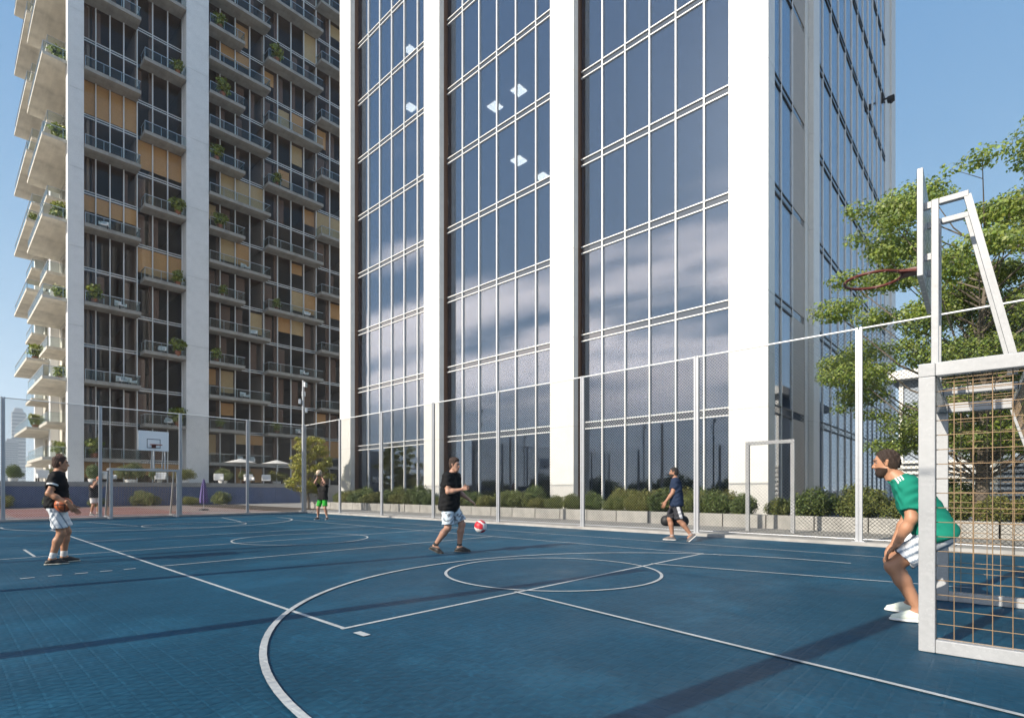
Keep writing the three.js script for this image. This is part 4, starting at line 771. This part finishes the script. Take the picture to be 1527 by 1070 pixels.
person({
  label: 'standing man in black t-shirt and white shorts holding an orange basketball at his hip', pos: spot.holder, turn: facing(0.99, 0.12), cell: 0.014, fine: 0.0055,
  shirt: [0.009, 0.009, 0.010], shorts: [0.68, 0.71, 0.74], hair: [0.05, 0.022, 0.013], shoe: [0.012, 0.012, 0.013], sole: [0.45, 0.43, 0.36], skin: [0.42, 0.20, 0.11], sock: [0.62, 0.60, 0.58], sockTo: 0.26, sleeveBand: true, hairUp: 0.012, shortsTo: 0.8, hem: -0.02,
  shortsPaint: (x, y, z) => (z > 0.13 && Math.abs(((x * 12 + y * 6) % 1 + 1) % 1 - 0.5) < 0.12 ? [0.2, 0.24, 0.3] : [0.68, 0.71, 0.74]),
  joints: pose({ pelvis: [0.0, 0.925, 0], chest: [0.01, 1.42, 0], hf: [1, -0.02, -0.05], shUp: [0, 0],
    wrR: [0.15, 0.98, 0.36], elR: [-0.09, 1.15, 0.27], wrL: [0.2, 0.93, -0.16], epL: [-1, -0.3, -0.6], anL: [0.09, 0.088, -0.13], anR: [-0.06, 0.088, 0.12], tdL: [1, -0.3, -0.2], tdR: [1, -0.3, 0.12] }),
  hands: [[[0.6, -0.8, 0.1], [0, 0, 1], [1, 0, 0], 0.5], [[0.45, -0.75, -0.25], [-0.5, 0, -1], [0.6, 0.6, 0], 0.8]],
});
person({
  label: 'walking man in navy t-shirt and dark shorts with a black bag near the side fence', pos: spot.walker, turn: facing(-0.42, -0.91), cell: 0.015, fine: 0.006,
  shirt: [0.016, 0.028, 0.060], shorts: [0.030, 0.030, 0.036], hair: [0.014, 0.011, 0.010], beard: true, shoe: [0.10, 0.09, 0.09], sole: [0.6, 0.58, 0.55], skin: [0.33, 0.165, 0.10], sock: [0.35, 0.3, 0.28], sockTo: 0.12, shortsTo: 0.9, hem: -0.1,
  shortsPaint: (x, y, z) => (z < -0.12 && Math.abs(x - (0.92 - y) * -0.3) < 0.035 ? [0.5, 0.5, 0.52] : [0.032, 0.032, 0.038]),
  joints: pose({ pelvis: [0.0, 0.915, 0], chest: [0.02, 1.41, 0], hf: [1, 0.03, 0], wrL: [0.24, 0.93, -0.22], epL: [-1, -0.3, -0.3], wrR: [0.10, 0.86, 0.26], epR: [-1, -0.2, 0.4], anL: [-0.33, 0.15, -0.09], anR: [0.10, 0.09, 0.1], tdL: [0.9, -0.9, 0], tdR: [1, -0.3, 0.05] }),
  footPitch: [0.75, 0], hands: [[[0.45, -0.9, 0], [0, 0, 1], [1, 0, 0], 0.5], [[0.1, -1, 0], [0, 0, -1], [1, 0, 0], 1.5]],
});
const armsUp = { wrR: [0.24, 1.86, 0.1], elR: [0.24, 1.62, 0.24], wrL: [0.22, 1.86, -0.10], elL: [0.24, 1.62, -0.24], shUp: [0.05, 0.05] };
person({
  label: 'player in black shirt and bright green shorts raising a ball overhead by the corner pole', pos: spot.shooter, turn: facing(-0.75, 0.45), scale: 0.93, cell: 0.02, fine: 0.009, handCell: 0.008,
  shirt: [0.013, 0.012, 0.012], shorts: [0.025, 0.30, 0.03], hair: [0.02, 0.014, 0.011], shoe: [0.03, 0.03, 0.035], skin: [0.34, 0.18, 0.12], sock: [0.4, 0.36, 0.34], sockTo: 0.2,
  joints: pose({ pelvis: [0, 0.915, 0], chest: [-0.02, 1.41, 0], hf: [1, 0.3, 0], hu: [-0.25, 1, 0], ...armsUp, anL: [0.03, 0.088, -0.24], anR: [-0.02, 0.088, 0.24], tdL: [1, -0.3, -0.2], tdR: [1, -0.3, 0.25] }),
  hands: [[[0.3, 1, 0.25], [0.5, -0.1, 1], [-1, 0, 0], 0.5], [[0.3, 1, -0.25], [0.5, -0.1, -1], [-1, 0, 0], 0.5]],
});
person({
  label: 'player in dark vest and white shorts lifting a ball behind the far fence', pos: spot.farShooter, turn: facing(0.5, 0.86), scale: 0.98, cell: 0.02, fine: 0.009, handCell: 0.008,
  shirt: [0.020, 0.022, 0.03], shorts: [0.70, 0.68, 0.66], hair: [0.04, 0.022, 0.014], shoe: [0.05, 0.05, 0.06], skin: [0.45, 0.24, 0.15], sock: [0.6, 0.58, 0.56], sockTo: 0.2, sleeve: 0.2,
  joints: pose({ pelvis: [0, 0.915, 0], chest: [0, 1.41, 0], hf: [1, 0.1, 0], ...armsUp, wrR: [0.26, 1.62, 0.12], wrL: [0.24, 1.62, -0.12], elR: [0.2, 1.38, 0.22], elL: [0.2, 1.38, -0.22], anL: [0.06, 0.088, -0.12], anR: [-0.03, 0.088, 0.13] }),
  hands: [[[0.3, 1, 0.3], [0.5, -0.1, 1], [-1, 0, 0], 0.5], [[0.3, 1, -0.3], [0.5, -0.1, -1], [-1, 0, 0], 0.5]],
});
// ---------------------------------------------------------------- balls and the bag
function ball(label, p, r, fn, seams) {
  const t = thing('ball', label, 'ball', p), g = new THREE.SphereGeometry(r, 40, 28).toNonIndexed(); paint(g, fn); 
  const q = g.attributes.position; for (let i = 0; i < q.count; i++) { const v = new THREE.Vector3().fromBufferAttribute(q, i), d = seams(v.x / r, v.y / r, v.z / r); v.multiplyScalar(1 - 0.018 * (1 - smooth(0, 0.07, d))); q.setXYZ(i, v.x, v.y, v.z); } g.computeVertexNormals();
  part('shell', g, new THREE.MeshPhysicalMaterial({ color: 0xffffff, vertexColors: true, roughness: 0.5 }), t); return t;
}
const seamB = (x, y, z) => Math.min(Math.abs(x), Math.abs(y), Math.abs(z * z - 0.28 - x * x * 0.5) * 0.6);
const world = (s, t, l, k = 1) => { const c = Math.cos(t), sn = Math.sin(t); return [s[0] + k * (l[0] * c + l[2] * sn), s[1] + k * l[1], s[2] + k * (-l[0] * sn + l[2] * c)]; };
ball('red and white football in the air just ahead of the dribbling man', [7.22, 0.50, -7.5], 0.125, (x, y, z) => (Math.sin(x * 27 + 1.3) * Math.sin(y * 25 + 0.6 + z * 9) > -0.05 ? [0.72, 0.68, 0.66] : [0.5, 0.02, 0.035]), seamB);
const bcol = (x, y, z) => (seamB(x / 0.12, y / 0.12, z / 0.12) < 0.05 ? [0.02, 0.012, 0.01] : [0.48, 0.115, 0.035]);
ball('orange basketball tucked against the white-shorts man\'s hip', world(spot.holder, facing(0.99, 0.12), [0.09, 0.965, 0.245]), 0.12, bcol, seamB);
ball('pale basketball held overhead by the player in green shorts', world(spot.shooter, facing(-0.75, 0.45), [0.29, 2.06, 0], 0.93), 0.12, (x, y, z) => (seamB(x / 0.12, y / 0.12, z / 0.12) < 0.05 ? [0.1, 0.08, 0.06] : [0.55, 0.42, 0.3]), seamB);
ball('orange basketball lifted by the player in white shorts behind the fence', world(spot.farShooter, facing(0.5, 0.86), [0.32, 1.80, 0], 0.98), 0.12, bcol, seamB);
{
  const t = thing('duffel_bag', 'black sports bag hanging from the hand of the man in navy', 'bag', world(spot.walker, facing(-0.42, -0.91), [0.05, 0.34, 0.28]), facing(-0.42, -0.91));
  const g = surfaceNets(union([cone([-0.2, 0.13, 0], [0.2, 0.13, 0], 0.125, 0.125), cone([-0.22, 0.09, 0], [0.22, 0.09, 0], 0.1, 0.1)], 0.04), [-0.4, -0.06, -0.2], [0.4, 0.32, 0.2], 0.016);
  part('bag_body', g, M.black, t);
  part('strap', [rodG([-0.12, 0.24, 0.03], [0, 0.47, 0.01], 0.012), rodG([0.12, 0.24, 0.03], [0.02, 0.47, 0.01], 0.012), rodG([-0.12, 0.24, -0.03], [0, 0.47, -0.01], 0.012), rodG([0.12, 0.24, -0.03], [0.02, 0.47, -0.01], 0.012)], M.darkMetal, t);
}
// ---------------------------------------------------------------- plants and furniture on balconies and terrace
const pottedPlant = (() => {
  const t = thing('potted_plant', 'leafy potted plant on a balcony of the dark residential tower', 'plant', [0, 0, 0], 0, 'potted plants on the balconies');
  part('pot', new THREE.CylinderGeometry(0.24, 0.17, 0.4, 14).toNonIndexed().translate(0, 0.2, 0), M.terracotta, t);
  part('foliage', leaves(420, clumpPlacer([[0, 0.85, 0, 0.42, 0.36], [0.2, 1.15, 0.1, 0.34, 0.3], [-0.2, 1.05, -0.1, 0.34, 0.3], [0, 0.6, 0.2, 0.3, 0.2]]), 0.26, [1.15, 1.1, 0.8]), M.leafA, t);
  part('stem', [rodG([0, 0.3, 0], [0.1, 1.1, 0.05], 0.02, 0.01, 5), rodG([0, 0.3, 0], [-0.12, 1.0, -0.05], 0.02, 0.01, 5)], M.bark, t); return t;
})();
{
  const B = (s) => FL0 + s * STB + 0.1, spots = [];
  for (const s of [1, 3, 5, 7, 9, 11]) if (s !== 9) spots.push([16.0, B(s), -58.8]);
  for (const s of [1, 3, 5, 7, 9, 11, 13]) spots.push([19.5 + (s % 3) * 0.3, B(s), -58.9]);
  for (const s of [1, 5, 9, 13]) spots.push([25.6, B(s), -58.9]);
  for (const s of [0, 2, 4, 6, 8, 10]) spots.push([7.4, B(s), -60.3]);
  for (const s of [1, 3, 7]) spots.push([6.9, B(s), -71.6]);
  for (const s of [0, 4]) spots.push([9.6, B(s), -58.9]);
  spots.forEach(([x, y, z], i) => { const s = rr(0.85, 1.35), a = rr(0, 6); if (!i) { pottedPlant.position.set(x, y, z); pottedPlant.scale.setScalar(s); } else copyOf(pottedPlant, null, [x, y, z], a, s); });
  const chair = thing('lounge_chair', 'white lounge chair on a balcony of the dark residential tower', 'chair', [11.6, B(2), -59], 0.3, 'lounge chairs on the balconies');
  part('seat', bx(-0.35, 0.35, 0.3, 0.42, -0.33, 0.33, 0.04), M.whitePlastic, chair); part('backrest', bx(-0.35, 0.35, 0.42, 0.85, -0.33, -0.22, 0.04), M.whitePlastic, chair);
  for (const x of [-0.3, 0.3]) { part('armrest', bx(x - 0.05, x + 0.05, 0.42, 0.6, -0.2, 0.33, 0.02), M.whitePlastic, chair); for (const z of [-0.28, 0.28]) part('leg', bx(x - 0.03, x + 0.03, 0, 0.3, z - 0.03, z + 0.03), M.darkMetal, chair); }
  for (const [x, s] of [[12.3, 2], [11.5, 4], [10.3, 6], [14.8, 3], [15.3, 1], [22.0, 0], [22.9, 0], [22.3, 2], [23.2, 4], [28.8, 3], [28.2, 1], [29, 5], [22.4, 6]]) copyOf(chair, null, [x, B(s), -59 + rr(-0.15, 0.15)], rr(-0.6, 0.6));
  for (const x of [-2, -0.6, 5.6, 9.6, 13.2, 17.8, 20.5, 22.1]) { const o = copyOf(chair, 'white lounge chair on the terrace above the blue wall', [x, BASE_B - 0.05, -53.2], rr(-0.5, 0.5), 1.15); o.userData.group = 'lounge chairs on the terrace'; }
}
{ // white parasols on the terrace
  const t = thing('parasol', 'open white parasol on the terrace in front of the residential tower', 'parasol', [20.2, BASE_B - 0.05, -54.5], 0, 'white parasols on the terrace');
  part('pole', rodG([0, 0, 0], [0, 2.45, 0], 0.03, 0.03, 8), M.galv, t); part('base', new THREE.CylinderGeometry(0.28, 0.32, 0.1, 16).toNonIndexed().translate(0, 0.05, 0), M.darkMetal, t);
  part('canopy', new THREE.ConeGeometry(1.5, 0.42, 8, 1, true).toNonIndexed().translate(0, 2.3, 0), std(0.7, 0.68, 0.64, 0.9, { side: THREE.DoubleSide }), t);
  for (let i = 0; i < 8; i++) { const a = i * Math.PI / 4; part('rib', rodG([0, 2.2, 0], [1.4 * Math.sin(a), 2.08, 1.4 * Math.cos(a)], 0.01), M.galv, t); }
  copyOf(t, null, [23.6, BASE_B - 0.05, -54.3], 0.4); copyOf(t, null, [-1.2, BASE_B - 0.05, -54.2], 0.2);
}
{ // folded purple parasol at the far wall
  const t = thing('folded_parasol', 'folded purple parasol standing behind the far fence', 'parasol', [11.2, -0.01, -36]);
  part('pole', rodG([0, 0, 0], [0, 2.0, 0], 0.025, 0.025, 8), M.galv, t); part('base', new THREE.CylinderGeometry(0.25, 0.3, 0.08, 14).toNonIndexed().translate(0, 0.04, 0), M.darkMetal, t);
  const g = new THREE.LatheGeometry([[0.03, 1.9], [0.10, 1.6], [0.17, 1.1], [0.22, 0.62], [0.2, 0.45], [0.04, 0.44]].map((p) => new THREE.Vector2(...p)), 20).toNonIndexed();
  const p = g.attributes.position; for (let i = 0; i < p.count; i++) { const a = Math.atan2(p.getZ(i), p.getX(i)), k = 1 + 0.18 * Math.sin(a * 8); p.setX(i, p.getX(i) * k); p.setZ(i, p.getZ(i) * k); } g.computeVertexNormals();
  part('cover', g, std(0.10, 0.075, 0.22, 0.85), t);
}
{ // small dark fitting on the shaded face of the glass tower
  const t = thing('facade_camera', 'small black camera fitting on the shaded side of the glass tower', 'camera', [42.6, 27.0, -6.06]);
  part('mount', [bx(-0.05, 0.05, -0.2, 0.5, 0.02, 0.14), bx(-0.04, 0.04, -0.04, 0.04, 0.14, 0.5)], M.black, t); part('housing', bx(-0.16, 0.16, -0.3, 0.02, 0.35, 0.75, 0.04), M.black, t); part('lens', rodG([0, -0.3, 0.55], [0, -0.4, 0.58], 0.11, 0.09, 12), M.darkMetal, t);
}
{ // low pavilion with white louvres behind the tree
  const t = thing('pavilion', 'low pale pavilion with white horizontal louvres behind the goal and trees', 'building', [30, 0, 0]);
  boxMesh('wall', std(0.36, 0.42, 0.50, 0.5, { map: rep(blotch, 0.2) }), t, 0.12, 9, 0, 6.2, -3.6, 22); boxMesh('roof', M.cladding, t, -0.5, 9.4, 6.202, 6.6, -3.9, 22.3);
  for (let i = 0; i < 9; i++) boxMesh('louvre', M.cladding, t, -0.16, 0.1, 0.5 + i * 0.24, 0.62 + i * 0.24, -3.6, 22);
  for (let z = -3.5; z < 22; z += 3.2) boxMesh('upright', M.cladding, t, -0.02, 0.119, 0, 6.2, z - 0.08, z + 0.08);
}
// ---------------------------------------------------------------- far city
function farTower(label, x, z, w, d, h, m) {
  const t = thing('far_tower', label, 'tower', [x, -0.1, z], 0);
  boxMesh('shaft', m, t, -w / 2, w / 2, 0, h, -d / 2, d / 2); boxMesh('crown', m, t, -w * 0.32, w * 0.32, h + 0.05, h * 1.05, -d * 0.32, d * 0.32);
  const gl = std(0.05, 0.055, 0.06, 0.15);
  for (let y = 4; y < h - 4; y += h / 22) for (const s of [1]) { boxMesh('window_band', gl, t, -w / 2 - 0.1, w / 2 + 0.1, y, y + h / 55, d / 2 - 0.2, d / 2 + 0.12); boxMesh('window_band', gl, t, -w / 2 - 0.12, -w / 2 + 0.2, y, y + h / 55, -d / 2, d / 2 - 0.25); }
  return t;
}
const ray = (px, d) => { const l = (px - 763.5) / FOCAL * d; return [0.679 * l + 0.734 * d, 0.735 * l - 0.678 * d]; };
{
  const render1 = std(0.40, 0.37, 0.33, 0.7), render2 = std(0.30, 0.28, 0.26, 0.6);
  let [x, z] = ray(28, 1500); farTower('distant pale slab tower in the haze left of the residential tower', x, z, 28, 28, 220, render1);
  [x, z] = ray(17, 1400); farTower('shorter distant blue-grey tower in the haze beside the pale one', x, z, 26, 26, 130, render2);
  farTower('dark far tower on the open side, mirrored in the tower glass', -150, -300, 13, 13, 25, render2);
}
scene.fog = new THREE.FogExp2(0xd8e4f0, 0.0003);

scene.traverse((o) => { if (o.isMesh) { o.castShadow = true; o.receiveShadow = true; } });
renderer.render(scene, camera);
